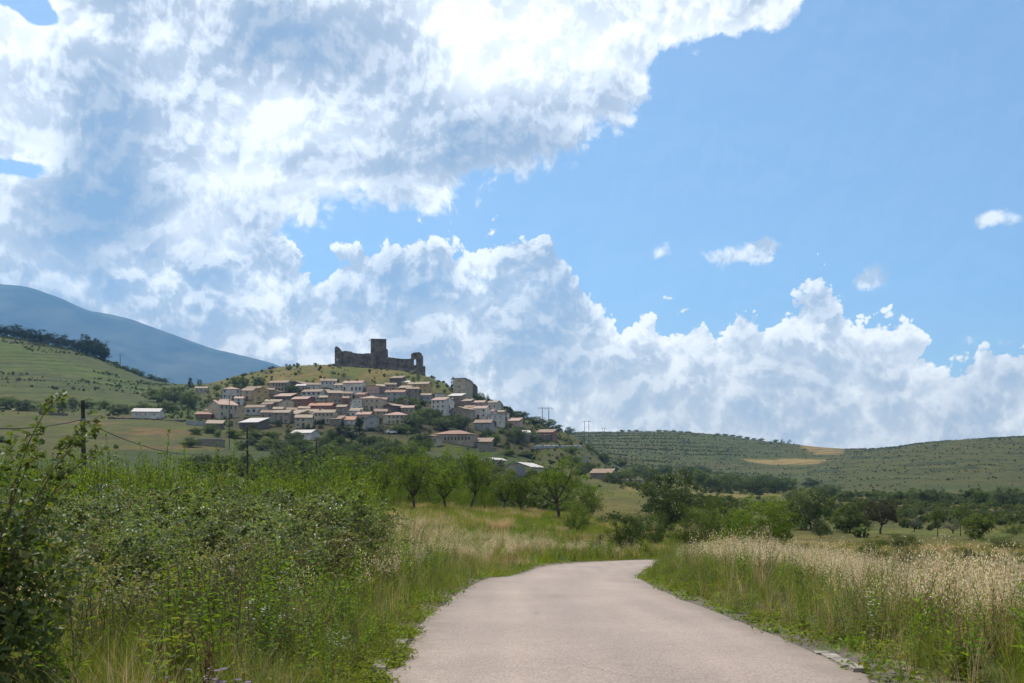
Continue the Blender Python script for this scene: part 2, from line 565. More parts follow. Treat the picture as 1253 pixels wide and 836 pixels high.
def density(a, e, full=True):
    comb = wt.nodes.new('ShaderNodeCombineXYZ')
    wt.links.new(a, comb.inputs[0]); wt.links.new(e, comb.inputs[1])
    p = comb.outputs[0]
    # warp
    wn = wt.nodes.new('ShaderNodeTexNoise'); wn.noise_dimensions = '2D'; wn.inputs['Scale'].default_value = 0.9; wn.inputs['Detail'].default_value = 3
    wt.links.new(p, wn.inputs['Vector'])
    sub = wt.nodes.new('ShaderNodeVectorMath'); sub.operation = 'MULTIPLY_ADD'
    wt.links.new(wn.outputs['Color'], sub.inputs[0]); sub.inputs[1].default_value = (0.42, 0.42, 0.0)
    wt.links.new(p, sub.inputs[2])
    q = sub.outputs[0]
    n1 = mth(wt, 'SUBTRACT', noise(wt, 0.95, 6, 0.58, q, dim='2D'), 0.5)
    nf = mth(wt, 'SUBTRACT', noise(wt, 3.6, 5, 0.62, q, dim='2D'), 0.5)
    vo = wt.nodes.new('ShaderNodeTexVoronoi'); vo.feature = 'SMOOTH_F1'; vo.voronoi_dimensions = '2D'
    vo.inputs['Scale'].default_value = 1.9
    vo.inputs['Smoothness'].default_value = 0.35
    for k, v in (('Detail', 3.0), ('Roughness', 0.55), ('Lacunarity', 2.3)):
        if k in vo.inputs.keys(): vo.inputs[k].default_value = v
    wt.links.new(q, vo.inputs['Vector'])
    bump = mth(wt, 'SUBTRACT', 0.42, vo.outputs['Distance'])
    # cumulus bank below its skyline
    bank = mth(wt, 'DIVIDE', mth(wt, 'SUBTRACT', wcurve(a, BANK), e), 0.42)
    bank = mth(wt, 'MINIMUM', mth(wt, 'MAXIMUM', bank, -2.0), addn(1.15, mth(wt, 'MULTIPLY', bank, 0.16)))
    db = addn(bank, mth(wt, 'MULTIPLY', bump, 1.35), mth(wt, 'MULTIPLY', n1, 0.7), mth(wt, 'MULTIPLY', nf, 0.45))
    # the big cloud above
    up = mth(wt, 'DIVIDE', mth(wt, 'SUBTRACT', e, wcurve(a, UPPER)), 0.55)
    up = mth(wt, 'MINIMUM', mth(wt, 'MAXIMUM', up, -2.0), addn(1.1, mth(wt, 'MULTIPLY', up, 0.12)))
    holes = 0.0 if not full else addn(blob(a, e, 20, -4, 34, 14, 1.3), blob(a, e, 52, 20, 16, 9, 1.2), blob(a, e, 20, 205, 40, 10, 0.7), blob(a, e, 880, 0, 60, 25, 0.4))
    du = addn(up, 0.0 if not full else addn(blob(a, e, 890, 5, 75, 30, 1.7)), mth(wt, 'MULTIPLY', n1, 1.7), mth(wt, 'MULTIPLY', nf, 0.7), mth(wt, 'MULTIPLY', bump, 0.6), mth(wt, 'MULTIPLY', holes, -1.9))
    if not full:
        return db, du, None, noise(wt, 0.85, 5, 0.5, q, dim='2D'), bump
    # small single clouds on the blue
    bl = addn(blob(a, e, 809, 308, 22, 15, 2.0), blob(a, e, 912, 314, 52, 17, 1.9), blob(a, e, 940, 296, 22, 14, 1.0), blob(a, e, 1064, 342, 24, 24, 2.1),
              blob(a, e, 1228, 268, 40, 13, 2.0), blob(a, e, 922, 350, 32, 7, 1.2), blob(a, e, 1143, 263, 16, 8, 1.2), blob(a, e, 958, 263, 10, 6, 1.1),
              blob(a, e, 1235, 150, 30, 50, 0.75), blob(a, e, 1200, 420, 60, 16, 1.2))
    ds = addn(bl, -0.95, mth(wt, 'MULTIPLY', n1, 2.0), mth(wt, 'MULTIPLY', nf, 2.6))
    pat = noise(wt, 0.85, 5, 0.5, q, dim='2D')
    return db, du, ds, pat, bump


def smax(*v):
    r = v[0]
    for x in v[1:]:
        m = wt.nodes.new('ShaderNodeMath'); m.operation = 'SMOOTH_MAX'; m.inputs[2].default_value = 0.12
        wt.links.new(r, m.inputs[0]); wt.links.new(x, m.inputs[1]); r = m.outputs[0]
    return r


def wsstep(v, lo, hi):
    m = wt.nodes.new('ShaderNodeMapRange'); m.interpolation_type = 'SMOOTHSTEP'
    m.inputs['From Min'].default_value = lo; m.inputs['From Max'].default_value = hi
    wt.links.new(v, m.inputs['Value'])
    return m.outputs[0]


db, du, ds, pat, bmp = density(AZ, EL)
db2, du2, ds2, pat2, bmp2 = density(mth(wt, 'ADD', AZ, -0.05), mth(wt, 'ADD', EL, 0.12), False)
mask = smax(wsstep(db, 0.0, 0.17), wsstep(du, 0.0, 0.5), mth(wt, 'MULTIPLY', wsstep(ds, 0.0, 0.9), 0.85))
mask = mth(wt, 'MINIMUM', mask, 1.0)
# parts of the clouds that are thick and grey, and the glow round the sun behind the upper cloud
grey = addn(blob(AZ, EL, 135, 190, 62, 150, 0.50), blob(AZ, EL, 360, 52, 190, 42, 0.46), blob(AZ, EL, 590, 165, 120, 48, 0.58), blob(AZ, EL, 430, 200, 130, 20, 0.26), blob(AZ, EL, 740, 100, 40, 30, 0.2),
            blob(AZ, EL, 520, 330, 70, 60, 0.10), blob(AZ, EL, 310, 320, 60, 60, 0.14), blob(AZ, EL, 900, 420, 90, 45, 0.12), blob(AZ, EL, 560, 430, 130, 45, 0.16),
            blob(AZ, EL, 60, 320, 130, 60, 0.12))
glow = addn(blob(AZ, EL, 560, 60, 330, 130, 0.22), blob(AZ, EL, 320, 150, 120, 62, 0.32), blob(AZ, EL, 30, 90, 80, 100, 0.24), blob(AZ, EL, 690, 50, 150, 80, 0.30), blob(AZ, EL, 190, 48, 60, 22, 0.25), blob(AZ, EL, 330, 222, 140, 12, 0.2))

def clampn(v, lo, hi):
    return mth(wt, 'MINIMUM', mth(wt, 'MAXIMUM', v, lo), hi)


rel_b = clampn(mth(wt, 'SUBTRACT', db, db2), -0.6, 0.9)
rel_u = clampn(mth(wt, 'SUBTRACT', du, du2), -0.7, 0.9)
rel_f = clampn(mth(wt, 'MULTIPLY', mth(wt, 'SUBTRACT', bmp, bmp2), 2.1), -0.40, 0.60)      # round heads lit from above
rel_p = mth(wt, 'ADD', mth(wt, 'MULTIPLY', mth(wt, 'SUBTRACT', pat, pat2), 0.6), rel_f)
bco = wt.nodes.new('ShaderNodeCombineXYZ'); wt.links.new(AZ, bco.inputs[0]); wt.links.new(EL, bco.inputs[1])
big = mth(wt, 'SUBTRACT', noise(wt, 0.55, 2, 0.5, bco.outputs[0], dim='2D'), 0.5)
rim_b = mth(wt, 'SUBTRACT', 1.0, wsstep(db, 0.1, 1.15))
puff = wsstep(pat, 0.42, 0.68)
con = addn(1.0, mth(wt, 'MULTIPLY', wsstep(EL, 3.0, 0.6), -0.55))     # contrast fades towards the horizon
low = wsstep(EL, 3.2, 0.4)          # towards the horizon the bank is even and pale
br_b = addn(0.40, mth(wt, 'MULTIPLY', big, 0.55), mth(wt, 'MULTIPLY', rim_b, 0.26), mth(wt, 'MULTIPLY', con, addn(mth(wt, 'MULTIPLY', puff, 0.34), mth(wt, 'MULTIPLY', rel_p, 0.50), mth(wt, 'MULTIPLY', rel_b, 0.06))),
            mth(wt, 'MULTIPLY', grey, -0.55), mth(wt, 'MULTIPLY', low, 0.07))
rim_u = mth(wt, 'SUBTRACT', 1.0, wsstep(du, 0.1, 1.3))
br_u = addn(0.50, mth(wt, 'MULTIPLY', big, 0.6), mth(wt, 'MULTIPLY', rim_u, 0.22), mth(wt, 'MULTIPLY', rel_u, 0.03), mth(wt, 'MULTIPLY', rel_p, 0.30), mth(wt, 'MULTIPLY', puff, 0.22), mth(wt, 'MULTIPLY', glow, 1.0), mth(wt, 'MULTIPLY', grey, -0.85))
br_s = addn(0.72, mth(wt, 'MULTIPLY', rel_p, 0.5))
isb = wsstep(mth(wt, 'SUBTRACT', db, du), -0.25, 0.35)
br = mth(wt, 'ADD', mth(wt, 'MULTIPLY', br_b, isb), mth(wt, 'MULTIPLY', br_u, mth(wt, 'SUBTRACT', 1.0, isb)))
iss = wsstep(mth(wt, 'SUBTRACT', ds, smax(db, du)), -0.1, 0.2)
br = mth(wt, 'ADD', mth(wt, 'MULTIPLY', br_s, iss), mth(wt, 'MULTIPLY', br, mth(wt, 'SUBTRACT', 1.0, iss)))
br = clampn(br, 0.0, 1.0)
ccol = ramp(wt, br, [(0.0, (0.22, 0.31, 0.44)), (0.28, (0.36, 0.415, 0.49)), (0.50, (0.52, 0.55, 0.585)), (0.74, (0.82, 0.84, 0.85)), (1.0, (1.14, 1.13, 1.10))])
sky = wt.nodes.new('ShaderNodeTexSky'); sky.sky_type = 'NISHITA'; sky.sun_disc = False
sky.sun_elevation = R(SUN_EL); sky.sun_rotation = R(SUN_AZ)
sky.air_density = 1.0; sky.dust_density = 1.4; sky.ozone_density = 1.6; sky.altitude = 700
bgs = wt.nodes.new('ShaderNodeBackground'); bgs.inputs[1].default_value = 0.116
wt.links.new(mixc(wt, sky.outputs[0], (0.88, 1.03, 1.05), 1.0, 'MULTIPLY'), bgs.inputs[0])
bgc = wt.nodes.new('ShaderNodeBackground'); bgc.inputs[1].default_value = 1.0
lowc = ramp(wt, wsstep(EL, 4.5, 0.0), [(0.0, (1.0, 1.0, 1.0)), (1.0, (1.44, 1.31, 1.08))])      # low clouds brightened and warmed to offset the blue haze
wt.links.new(mixc(wt, ccol, lowc, 1.0, 'MULTIPLY'), bgc.inputs[0])
mxs = wt.nodes.new('ShaderNodeMixShader')
wt.links.new(mask, mxs.inputs[0]); wt.links.new(bgs.outputs[0], mxs.inputs[1]); wt.links.new(bgc.outputs[0], mxs.inputs[2])
wo = wt.nodes.new('ShaderNodeOutputWorld'); wt.links.new(mxs.outputs[0], wo.inputs[0])
W.cycles.sampling_method = 'MANUAL'; W.cycles.sample_map_resolution = 512
# ------------------------------------------------------------------ ground sheet
def polar_sheet():
    pxs = np.concatenate([np.linspace(-60, -32, 12, endpoint=False), np.degrees(np.arctan((np.arange(-150, 1405, 3.0) - CX) / F)), np.linspace(33.5, 60, 12)])
    ring = np.concatenate([pxs, np.arange(66, 300, 6.0)])          # degrees clockwise from +y, all the way round
    ring = np.radians(ring)
    rad = np.concatenate([np.exp(np.linspace(math.log(0.6), math.log(60), 190, endpoint=False)),
                          np.exp(np.linspace(math.log(60), math.log(1700), 330, endpoint=False)),
                          np.exp(np.linspace(math.log(1700), math.log(7600), 40))])
    # constant depth (y) rings in front, circles elsewhere
    c = np.cos(ring)
    k = np.where(c > 0.5, 1 / np.maximum(c, 0.5), 2.0)
    x = rad[:, None] * np.sin(ring)[None] * np.minimum(k, 1.25)[None]
    y = rad[:, None] * np.cos(ring)[None] * np.minimum(k, 1.25)[None]
    return x, y


GX, GY = polar_sheet()
GZ = height(GX.ravel(), GY.ravel()).reshape(GX.shape)
nr, na = GX.shape
verts = np.stack([GX, GY, GZ], -1).reshape(-1, 3)
verts = np.concatenate([verts, [[0, 0, H(0, 0.5)]]])
i0 = (np.arange(nr - 1)[:, None] * na + np.arange(na)[None]).ravel()
i1 = (np.arange(nr - 1)[:, None] * na + (np.arange(na) + 1)[None] % na).ravel()
quads = np.stack([i0, i0 + na, i1 + na, i1], 1)
gm = bpy.data.meshes.new('ground')
tris = [(len(verts) - 1, k, (k + 1) % na) for k in range(na)]
gm.from_pydata(verts.tolist(), [], quads.tolist() + tris)
gm.polygons.foreach_set('use_smooth', np.ones(len(gm.polygons), dtype=bool))

# land cover colour (what grows or lies there), one value per vertex
vx, vy, vz = verts.T
vY = np.maximum(np.maximum(vy, 0.62 * np.hypot(vx, vy)), 1)
vpx = CX + vx / vY * F
vpy = HY - (vz - CAMZ) / vY * F


def lerp3(a, b, w):
    return a * (1 - w[:, None]) + np.asarray(b) * w[:, None]


GREEN = np.array((0.052, 0.082, 0.022)); OLIVE = np.array((0.092, 0.098, 0.036)); DRY = np.array((0.26, 0.20, 0.10)); SOIL = np.array((0.17, 0.115, 0.065))
n_a = fbm(vx * 0.02, vy * 0.02, 31, 5); n_b = fbm(vx * 0.08, vy * 0.08, 41, 4); n_c = fbm(vx * 0.004, vy * 0.004, 51, 4); n_d = fbm(vx * 0.5, vy * 0.5, 61, 3)
cov = np.tile(GREEN, (len(verts), 1))
cov = lerp3(cov, OLIVE, sstep(0.42, 0.62, n_a))
# near ground under the plants: dark soil and litter
near = 1 - sstep(25, 60, vY)
cov = lerp3(cov, (0.075, 0.068, 0.032), near * 0.8)
# left hill: dry grass above, greener in patches
lh = sstep(420, 500, vY) * (1 - sstep(1000, 1400, vY)) * (1 - sstep(215, 262, vpx))
cov = lerp3(cov, (0.072, 0.104, 0.030), lh * 0.9)
cov = lerp3(cov, (0.120, 0.108, 0.045), lh * sstep(0.5, 0.66, n_b * 0.5 + n_a * 0.5) * 0.55)
cov = lerp3(cov, (0.085, 0.140, 0.026), lh * sstep(0.52, 0.68, fbm(vx * 0.012, vy * 0.03, 77)) * 0.9)
# meadow at the foot of the left hill: dry green
mf = sstep(300, 330, vY) * (1 - sstep(425, 470, vY)) * (1 - sstep(235, 300, vpx))
cov = lerp3(cov, (0.105, 0.112, 0.042), mf * 0.75)
cov = lerp3(cov, (0.090, 0.115, 0.034), mf * sstep(0.45, 0.62, n_a) * 0.8)
cov = lerp3(cov, (0.200, 0.125, 0.080), mf * sstep(0.60, 0.72, fbm(vx * 0.03, vy * 0.06, 90)) * 0.7)
# castle hill: yellow green turf on top, earth between the houses coloured dark for walls and shadows
ch = sstep(400, 440, vY) * (1 - sstep(760, 900, vY)) * sstep(240, 285, vpx) * (1 - sstep(640, 720, vpx))
cov = lerp3(cov, (0.066, 0.064, 0.036), ch)
top = ch * sstep(545, 585, vY)
cov = lerp3(cov, (0.125, 0.150, 0.036), top * 0.95)
cov = lerp3(cov, (0.200, 0.165, 0.075), top * sstep(0.52, 0.66, fbm(vx * 0.05, vy * 0.02, 95)) * 0.8)
cov = lerp3(cov, (0.060, 0.070, 0.028), top * sstep(0.58, 0.70, fbm(vx * 0.06, vy * 0.04, 97)) * 0.8)
vf = sstep(95, 120, vY) * (1 - sstep(560, 680, vY)) * sstep(640, 720, vpx)
cov = lerp3(cov, (0.150, 0.142, 0.055), vf * 0.75)
cov = lerp3(cov, (0.085, 0.105, 0.032), vf * sstep(0.46, 0.60, fbm(vx * 0.015, vy * 0.006, 83, 4)) * 0.85)
# the terraced hills on the right
th = sstep(640, 820, vY) * sstep(690, 770, vpx)
cov = lerp3(cov, (0.076, 0.102, 0.029), th)
cov = lerp3(cov, (0.100, 0.105, 0.045), th * sstep(0.42, 0.62, n_c) * 0.8)
rh = sstep(620, 760, vY) * sstep(950, 1060, vpx)
cov = lerp3(cov, (0.082, 0.094, 0.032), rh * 0.7)


def field(pts, col, soft=1.2, dmin=150.0, dmax=3000.0):
    """fields lie where the photograph shows them: a quadrilateral given by its corners on the ground"""
    global cov
    P = np.array([hit(*p, dmin, dmax) for p in pts])
    n = len(P); inside = np.ones(len(verts)) * 1e9
    ar = sum(P[k, 0] * P[(k + 1) % n, 1] - P[(k + 1) % n, 0] * P[k, 1] for k in range(n))
    sg = 1 if ar > 0 else -1
    for k in range(n):
        a, b = P[k], P[(k + 1) % n]
        e = b - a; e /= max(np.hypot(*e), 1e-6)
        inside = np.minimum(inside, sg * (e[0] * (vy - a[1]) - e[1] * (vx - a[0])))
    w = sstep(-soft, soft, inside + (n_b - 0.5) * soft * 3)
    cov = lerp3(cov, col, w)


field([(978, 547), (1046, 548.5), (1030, 557), (1000, 557)], (0.27, 0.215, 0.125), 4, 800)
field([(905, 562), (965, 561), (1015, 561.5), (1006, 567), (925, 567)], (0.29, 0.235, 0.135), 4, 800)
field([(1010, 664), (1253, 671), (1400, 672), (1400, 685), (1253, 682), (1010, 674)], (0.27, 0.185, 0.090), 1.0, 55, 400)
field([(1020, 643), (1253, 650), (1253, 657), (1010, 653)], (0.125, 0.150, 0.045), 1.0, 80, 500)
field([(760, 594), (800, 597), (1000, 603), (960, 607), (760, 604)], (0.20, 0.185, 0.080), 2.0, 200, 900)
field([(1110, 626), (1253, 629), (1253, 632), (1110, 629)], (0.33, 0.27, 0.15), 1.0, 150, 700)
field([(700, 600), (780, 602), (790, 612), (700, 610)], (0.13, 0.145, 0.040), 2.0, 120, 600)
# brown stubble beyond the oats on the right
rd, rs = road_dist(vx, vy)
stub = sstep(8.0, 9.5, rd + (n_d - 0.5) * 2) * (rs > 0) * sstep(14, 17, vy) * (1 - sstep(38, 46, vy))
cov = lerp3(cov, (0.20, 0.125, 0.060), stub)
# beaten earth at the road's edges
edge = (1 - sstep(HALF + 0.25, HALF + 0.75, rd + (n_d - 0.5) * 0.6))
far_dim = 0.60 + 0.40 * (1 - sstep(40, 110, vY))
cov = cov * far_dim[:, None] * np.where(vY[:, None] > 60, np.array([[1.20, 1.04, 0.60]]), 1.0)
cov = lerp3(cov, (0.20, 0.165, 0.125), edge)
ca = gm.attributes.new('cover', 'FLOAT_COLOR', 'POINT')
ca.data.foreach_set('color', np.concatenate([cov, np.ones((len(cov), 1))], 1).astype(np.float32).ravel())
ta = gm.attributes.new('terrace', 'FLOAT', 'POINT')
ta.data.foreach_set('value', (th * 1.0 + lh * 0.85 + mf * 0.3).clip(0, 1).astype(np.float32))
gm.update()
ground = bpy.data.objects.new('ground', gm); COL.objects.link(ground); tag(ground, kind='structure')

m, nt = new_mat('ground_cover')
g = nt.nodes.new('ShaderNodeNewGeometry')
col = nd(nt, 'ShaderNodeAttribute', attribute_name='cover').outputs['Color']
ter = nd(nt, 'ShaderNodeAttribute', attribute_name='terrace').outputs['Fac']
v1 = ramp(nt, noise(nt, 1.6, 6, 0.65, g.outputs['Position']), [(0.3, (0.55, 0.6, 0.6)), (0.7, (1.35, 1.3, 1.25))])
v2 = ramp(nt, noise(nt, 0.12, 6, 0.7, g.outputs['Position']), [(0.35, (0.62, 0.70, 0.66)), (0.65, (1.3, 1.22, 1.2))])
col = mixc(nt, col, v1, 1.0, 'MULTIPLY'); col = mixc(nt, col, v2, 1.0, 'MULTIPLY')
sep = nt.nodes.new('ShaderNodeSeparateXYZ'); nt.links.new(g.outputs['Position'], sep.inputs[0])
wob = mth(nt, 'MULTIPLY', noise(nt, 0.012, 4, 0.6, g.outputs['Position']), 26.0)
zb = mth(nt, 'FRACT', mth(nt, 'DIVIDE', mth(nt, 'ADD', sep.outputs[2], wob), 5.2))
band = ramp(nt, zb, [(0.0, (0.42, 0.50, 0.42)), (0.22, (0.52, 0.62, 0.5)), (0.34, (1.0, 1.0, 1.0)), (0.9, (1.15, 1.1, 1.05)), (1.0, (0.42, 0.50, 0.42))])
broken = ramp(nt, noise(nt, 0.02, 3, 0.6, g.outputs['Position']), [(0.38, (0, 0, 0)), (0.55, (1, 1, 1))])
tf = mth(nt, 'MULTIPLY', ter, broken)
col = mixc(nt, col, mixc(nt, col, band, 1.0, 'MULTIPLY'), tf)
p = nd(nt, 'ShaderNodeBsdfPrincipled', Roughness=0.95); p.inputs['Specular IOR Level'].default_value = 0.15
nt.links.new(col, p.inputs['Base Color'])
b = nd(nt, 'ShaderNodeBump', Strength=0.7); b.inputs['Distance'].default_value = 0.25
nt.links.new(noise(nt, 2.5, 6, 0.7, g.outputs['Position']), b.inputs['Height']); nt.links.new(b.outputs[0], p.inputs['Normal'])
o = nt.nodes.new('ShaderNodeOutputMaterial'); nt.links.new(p.outputs[0], o.inputs[0])
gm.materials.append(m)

# ------------------------------------------------------------------ road, shoulder, kerbs
def ribbon(offs, zoff, name, mat, i0=0, i1=None, crown=0.0, wob=None, follow=True):
    P = ROAD[i0:i1]
    P = _resample(P, 700)
    d = np.gradient(P, axis=0); d /= np.linalg.norm(d, axis=1, keepdims=True)
    nrm = np.stack([d[:, 1], -d[:, 0]], 1)                       # to the right
    rows = []
    zc = base_h(P[:, 0], P[:, 1])
    for k, o in enumerate(offs):
        w = 0 if wob is None else wob[k] * (fbm(P[:, 0] * 1.3 + k * 9, P[:, 1] * 1.3, 71, 4) - 0.5)
        q = P + nrm * (o + w)[:, None] if wob is not None else P + nrm * o
        z = base_h(q[:, 0], q[:, 1])
        z = z * 0.6 + zc * 0.4 + zoff + crown * (1 - (o / HALF) ** 2)
        rows.append(np.stack([q[:, 0], q[:, 1], z], 1))
    V = np.stack(rows, 1)
    n, mcols = V.shape[:2]
    a = (np.arange(n - 1)[:, None] * mcols + np.arange(mcols - 1)[None]).ravel()
    fc = np.stack([a, a + 1, a + mcols + 1, a + mcols], 1)
    me = bpy.data.meshes.new(name); me.from_pydata(V.reshape(-1, 3).tolist(), [], fc.tolist())
    me.polygons.foreach_set('use_smooth', np.ones(len(me.polygons), dtype=bool))
    aa = me.attributes.new('across', 'FLOAT', 'POINT'); aa.data.foreach_set('value', np.tile(np.abs(np.asarray(offs, float)) / HALF, n).astype(np.float32))
    me.materials.append(mat)
    ob = bpy.data.objects.new(name, me); COL.objects.link(ob)
    return ob


m, nt = new_mat('road_chippings')
g = nt.nodes.new('ShaderNodeNewGeometry'); P_ = g.outputs['Position']
base = ramp(nt, noise(nt, 0.5, 5, 0.6, P_), [(0.3, (0.236, 0.190, 0.160)), (0.7, (0.292, 0.236, 0.200))])
vo = nt.nodes.new('ShaderNodeTexVoronoi'); vo.inputs['Scale'].default_value = 85.0; nt.links.new(P_, vo.inputs['Vector'])
gr = ramp(nt, vo.outputs['Color'], [(0.0, (0.42, 0.40, 0.40)), (0.5, (0.98, 0.97, 0.96)), (1.0, (1.6, 1.55, 1.5))])
base = mixc(nt, base, gr, 0.62, 'MULTIPLY')
base = mixc(nt, base, ramp(nt, noise(nt, 30.0, 4, 0.75, P_), [(0.3, (0.86, 0.85, 0.85)), (0.7, (1.12, 1.11, 1.10))]), 1.0, 'MULTIPLY')
# wear across the lane: polished wheel tracks, dust and washed-in earth towards the edges, a few stains and hair cracks
acr = nd(nt, 'ShaderNodeAttribute', attribute_name='across').outputs['Fac']
trk = ramp(nt, acr, [(0.0, (0.95, 0.95, 0.96)), (0.28, (0.97, 0.97, 0.97)), (0.46, (1.08, 1.07, 1.06)), (0.66, (0.97, 0.97, 0.97)), (1.0, (0.96, 0.95, 0.94))])
base = mixc(nt, base, trk, 0.9, 'MULTIPLY')
dust = mth(nt, 'MULTIPLY', ramp(nt, mth(nt, 'ADD', acr, mth(nt, 'MULTIPLY', mth(nt, 'SUBTRACT', noise(nt, 2.2, 5, 0.65, P_), 0.5), 0.5)), [(0.80, (0, 0, 0)), (1.02, (1, 1, 1))]), 0.75)
base = mixc(nt, base, (0.17, 0.135, 0.10), dust)
stain = ramp(nt, noise(nt, 0.8, 5, 0.7, P_), [(0.60, (1, 1, 1)), (0.74, (0.82, 0.81, 0.81))])
base = mixc(nt, base, stain, 1.0, 'MULTIPLY')
vc = nt.nodes.new('ShaderNodeTexVoronoi'); vc.feature = 'DISTANCE_TO_EDGE'; vc.inputs['Scale'].default_value = 0.55
wv = nt.nodes.new('ShaderNodeTexNoise'); wv.inputs['Scale'].default_value = 1.4; wv.inputs['Detail'].default_value = 5; nt.links.new(P_, wv.inputs['Vector'])
va = nt.nodes.new('ShaderNodeVectorMath'); va.operation = 'MULTIPLY_ADD'; nt.links.new(wv.outputs['Color'], va.inputs[0]); va.inputs[1].default_value = (0.9, 0.9, 0.0); nt.links.new(P_, va.inputs[2])
nt.links.new(va.outputs[0], vc.inputs['Vector'])
crk = mth(nt, 'MULTIPLY', ramp(nt, vc.outputs['Distance'], [(0.0, (1, 1, 1)), (0.006, (0, 0, 0))]), ramp(nt, noise(nt, 0.35, 2, 0.5, P_), [(0.52, (0, 0, 0)), (0.60, (0.6, 0.6, 0.6))]))
base = mixc(nt, base, (0.10, 0.085, 0.075), crk)
# slightly polished wheel tracks: stretched noise along the lane
mp = nt.nodes.new('ShaderNodeMapping'); mp.inputs['Scale'].default_value = (0.9, 0.06, 0.3); nt.links.new(P_, mp.inputs[0])
base = mixc(nt, base, ramp(nt, noise(nt, 1.6, 3, 0.5, mp.outputs[0]), [(0.35, (0.90, 0.90, 0.91)), (0.65, (1.06, 1.05, 1.04))]), 1.0, 'MULTIPLY')
p = nd(nt, 'ShaderNodeBsdfPrincipled', Roughness=0.8); p.inputs['Specular IOR Level'].default_value = 0.35
nt.links.new(base, p.inputs['Base Color'])
b = nd(nt, 'ShaderNodeBump', Strength=0.35); b.inputs['Distance'].default_value = 0.004
nt.links.new(vo.outputs['Distance'], b.inputs['Height']); nt.links.new(b.outputs[0], p.inputs['Normal'])
o = nt.nodes.new('ShaderNodeOutputMaterial'); nt.links.new(p.outputs[0], o.inputs[0])
road_mat = m
offs = np.linspace(-HALF, HALF, 13)
wob = np.zeros(13); wob[0] = wob[-1] = 0.16
road = ribbon(offs, 0.02, 'road', road_mat, crown=0.03, wob=wob); tag(road, kind='structure')

gravel = solid_mat('shoulder_gravel', (0.085, 0.072, 0.055), (0.20, 0.17, 0.135), scale=26, rough=0.95, bump=0.8, bscale=60)
for sgn, w0, w1 in ((1, 0.95, 0.9), (-1, 0.45, 0.5)):
    offs = np.array([HALF - 0.12, HALF + 0.15, HALF + 0.3, HALF + 0.3 + w0 * 0.12]) * sgn
    if sgn < 0: offs = offs[::-1]
    sh = ribbon(offs, 0.012, 'gravel_shoulder', gravel, wob=np.array([0.0, 0.1, 0.25, 0.45]) if sgn > 0 else np.array([0.4, 0.2, 0.1, 0.0]))
    tag(sh, kind='structure')

kerb_mat = solid_mat('old_concrete', (0.19, 0.165, 0.13), (0.36, 0.32, 0.27), scale=9, rough=0.9, bump=0.7, bscale=35)
mb = MB()
rr = np.random.default_rng(5)
for sgn, ya, yb, keep in ((-1, 5.2, 10.2, 0.85), (1, 8.25, 9.3, 1.0)):
    y = ya
    while y < yb:
        L = rr.uniform(0.2, 0.55)
        if rr.random() < keep:
            x = 0.9 + sgn * (HALF + 0.06 + rr.normal(0, 0.015))
            mb.box((x, y + L / 2, H(x, y) - 0.002 + rr.normal(0, 0.007)), (rr.uniform(.09, .15), L - rr.uniform(0.01, 0.12), 0.11), 0, (1, 1, 1), rr.normal(0, 0.02), 0.9)
        y += L + (0.0 if rr.random() < 0.7 else rr.uniform(0.1, 0.4))
kerb = mb.build('kerb', kerb_mat); tag(kerb, kind='structure')

# ------------------------------------------------------------------ far mountain
RID = [(-700, 330), (-300, 322), (-100, 336), (0, 348), (30, 351), (75, 366), (112, 381), (150, 387), (200, 403), (250, 421), (300, 437), (343, 449), (390, 472), (450, 510), (560, 575), (700, 588)]
mx = np.arange(-700, 700, 5.0)
ridge = pchip([q[0] for q in RID], [q[1] for q in RID], mx)
ts = np.concatenate([np.linspace(0, 1, 34), 1 + np.linspace(0.02, 0.2, 8)])
V = []
for t in ts:
    Y = 5000 + 2500 * t
    top_z = (HY - ridge) / F * 7500
    prof = np.where(t <= 1, 0.15 * t + 0.85 * t ** 1.25, 1 - (t - 1) * 4.2)
    X = (mx - CX) / F * Y
    z = -30 + (top_z + 30) * prof + (fbm(X * 0.0022 + 5, np.full_like(X, Y) * 0.0012, 15, 5) - 0.5) * 420 * np.clip(4 * t * max(0, 1 - t) + 0.10, 0, 1) * np.clip((top_z + 30) / 800, 0, 1)
    V.append(np.stack([X, np.full_like(X, Y), z], 1))
V = np.array(V); n, mc = V.shape[:2]
a = (np.arange(n - 1)[:, None] * mc + np.arange(mc - 1)[None]).ravel()
me = bpy.data.meshes.new('mountain'); me.from_pydata(V.reshape(-1, 3).tolist(), [], np.stack([a, a + 1, a + mc + 1, a + mc], 1).tolist())
me.polygons.foreach_set('use_smooth', np.ones(len(me.polygons), dtype=bool))
me.materials.append(solid_mat('mountain_scrub', (0.018, 0.032, 0.020), (0.075, 0.080, 0.052), scale=0.003, rough=0.95, detail=8, lo=0.4, hi=0.6, spec=0.05))
mo = bpy.data.objects.new('mountain', me); COL.objects.link(mo); tag(mo, kind='structure')

# ------------------------------------------------------------------ the air
hz = MB(); hz.box((0, 0, 960), (19600, 19600, 2000))
hm = bpy.data.materials.new('air_haze'); hm.use_nodes = True; hm.node_tree.nodes.clear()
pv = hm.node_tree.nodes.new('ShaderNodeVolumePrincipled'); pv.inputs['Density'].default_value = 0.85e-4
pv.inputs['Color'].default_value = (0.24, 0.54, 1.0, 1); pv.inputs['Anisotropy'].default_value = 0.3
oo = hm.node_tree.nodes.new('ShaderNodeOutputMaterial'); hm.node_tree.links.new(pv.outputs[0], oo.inputs['Volume'])
hzo = hz.build('haze', hm); tag(hzo, kind='stuff')
hzo.display_type = 'WIRE'
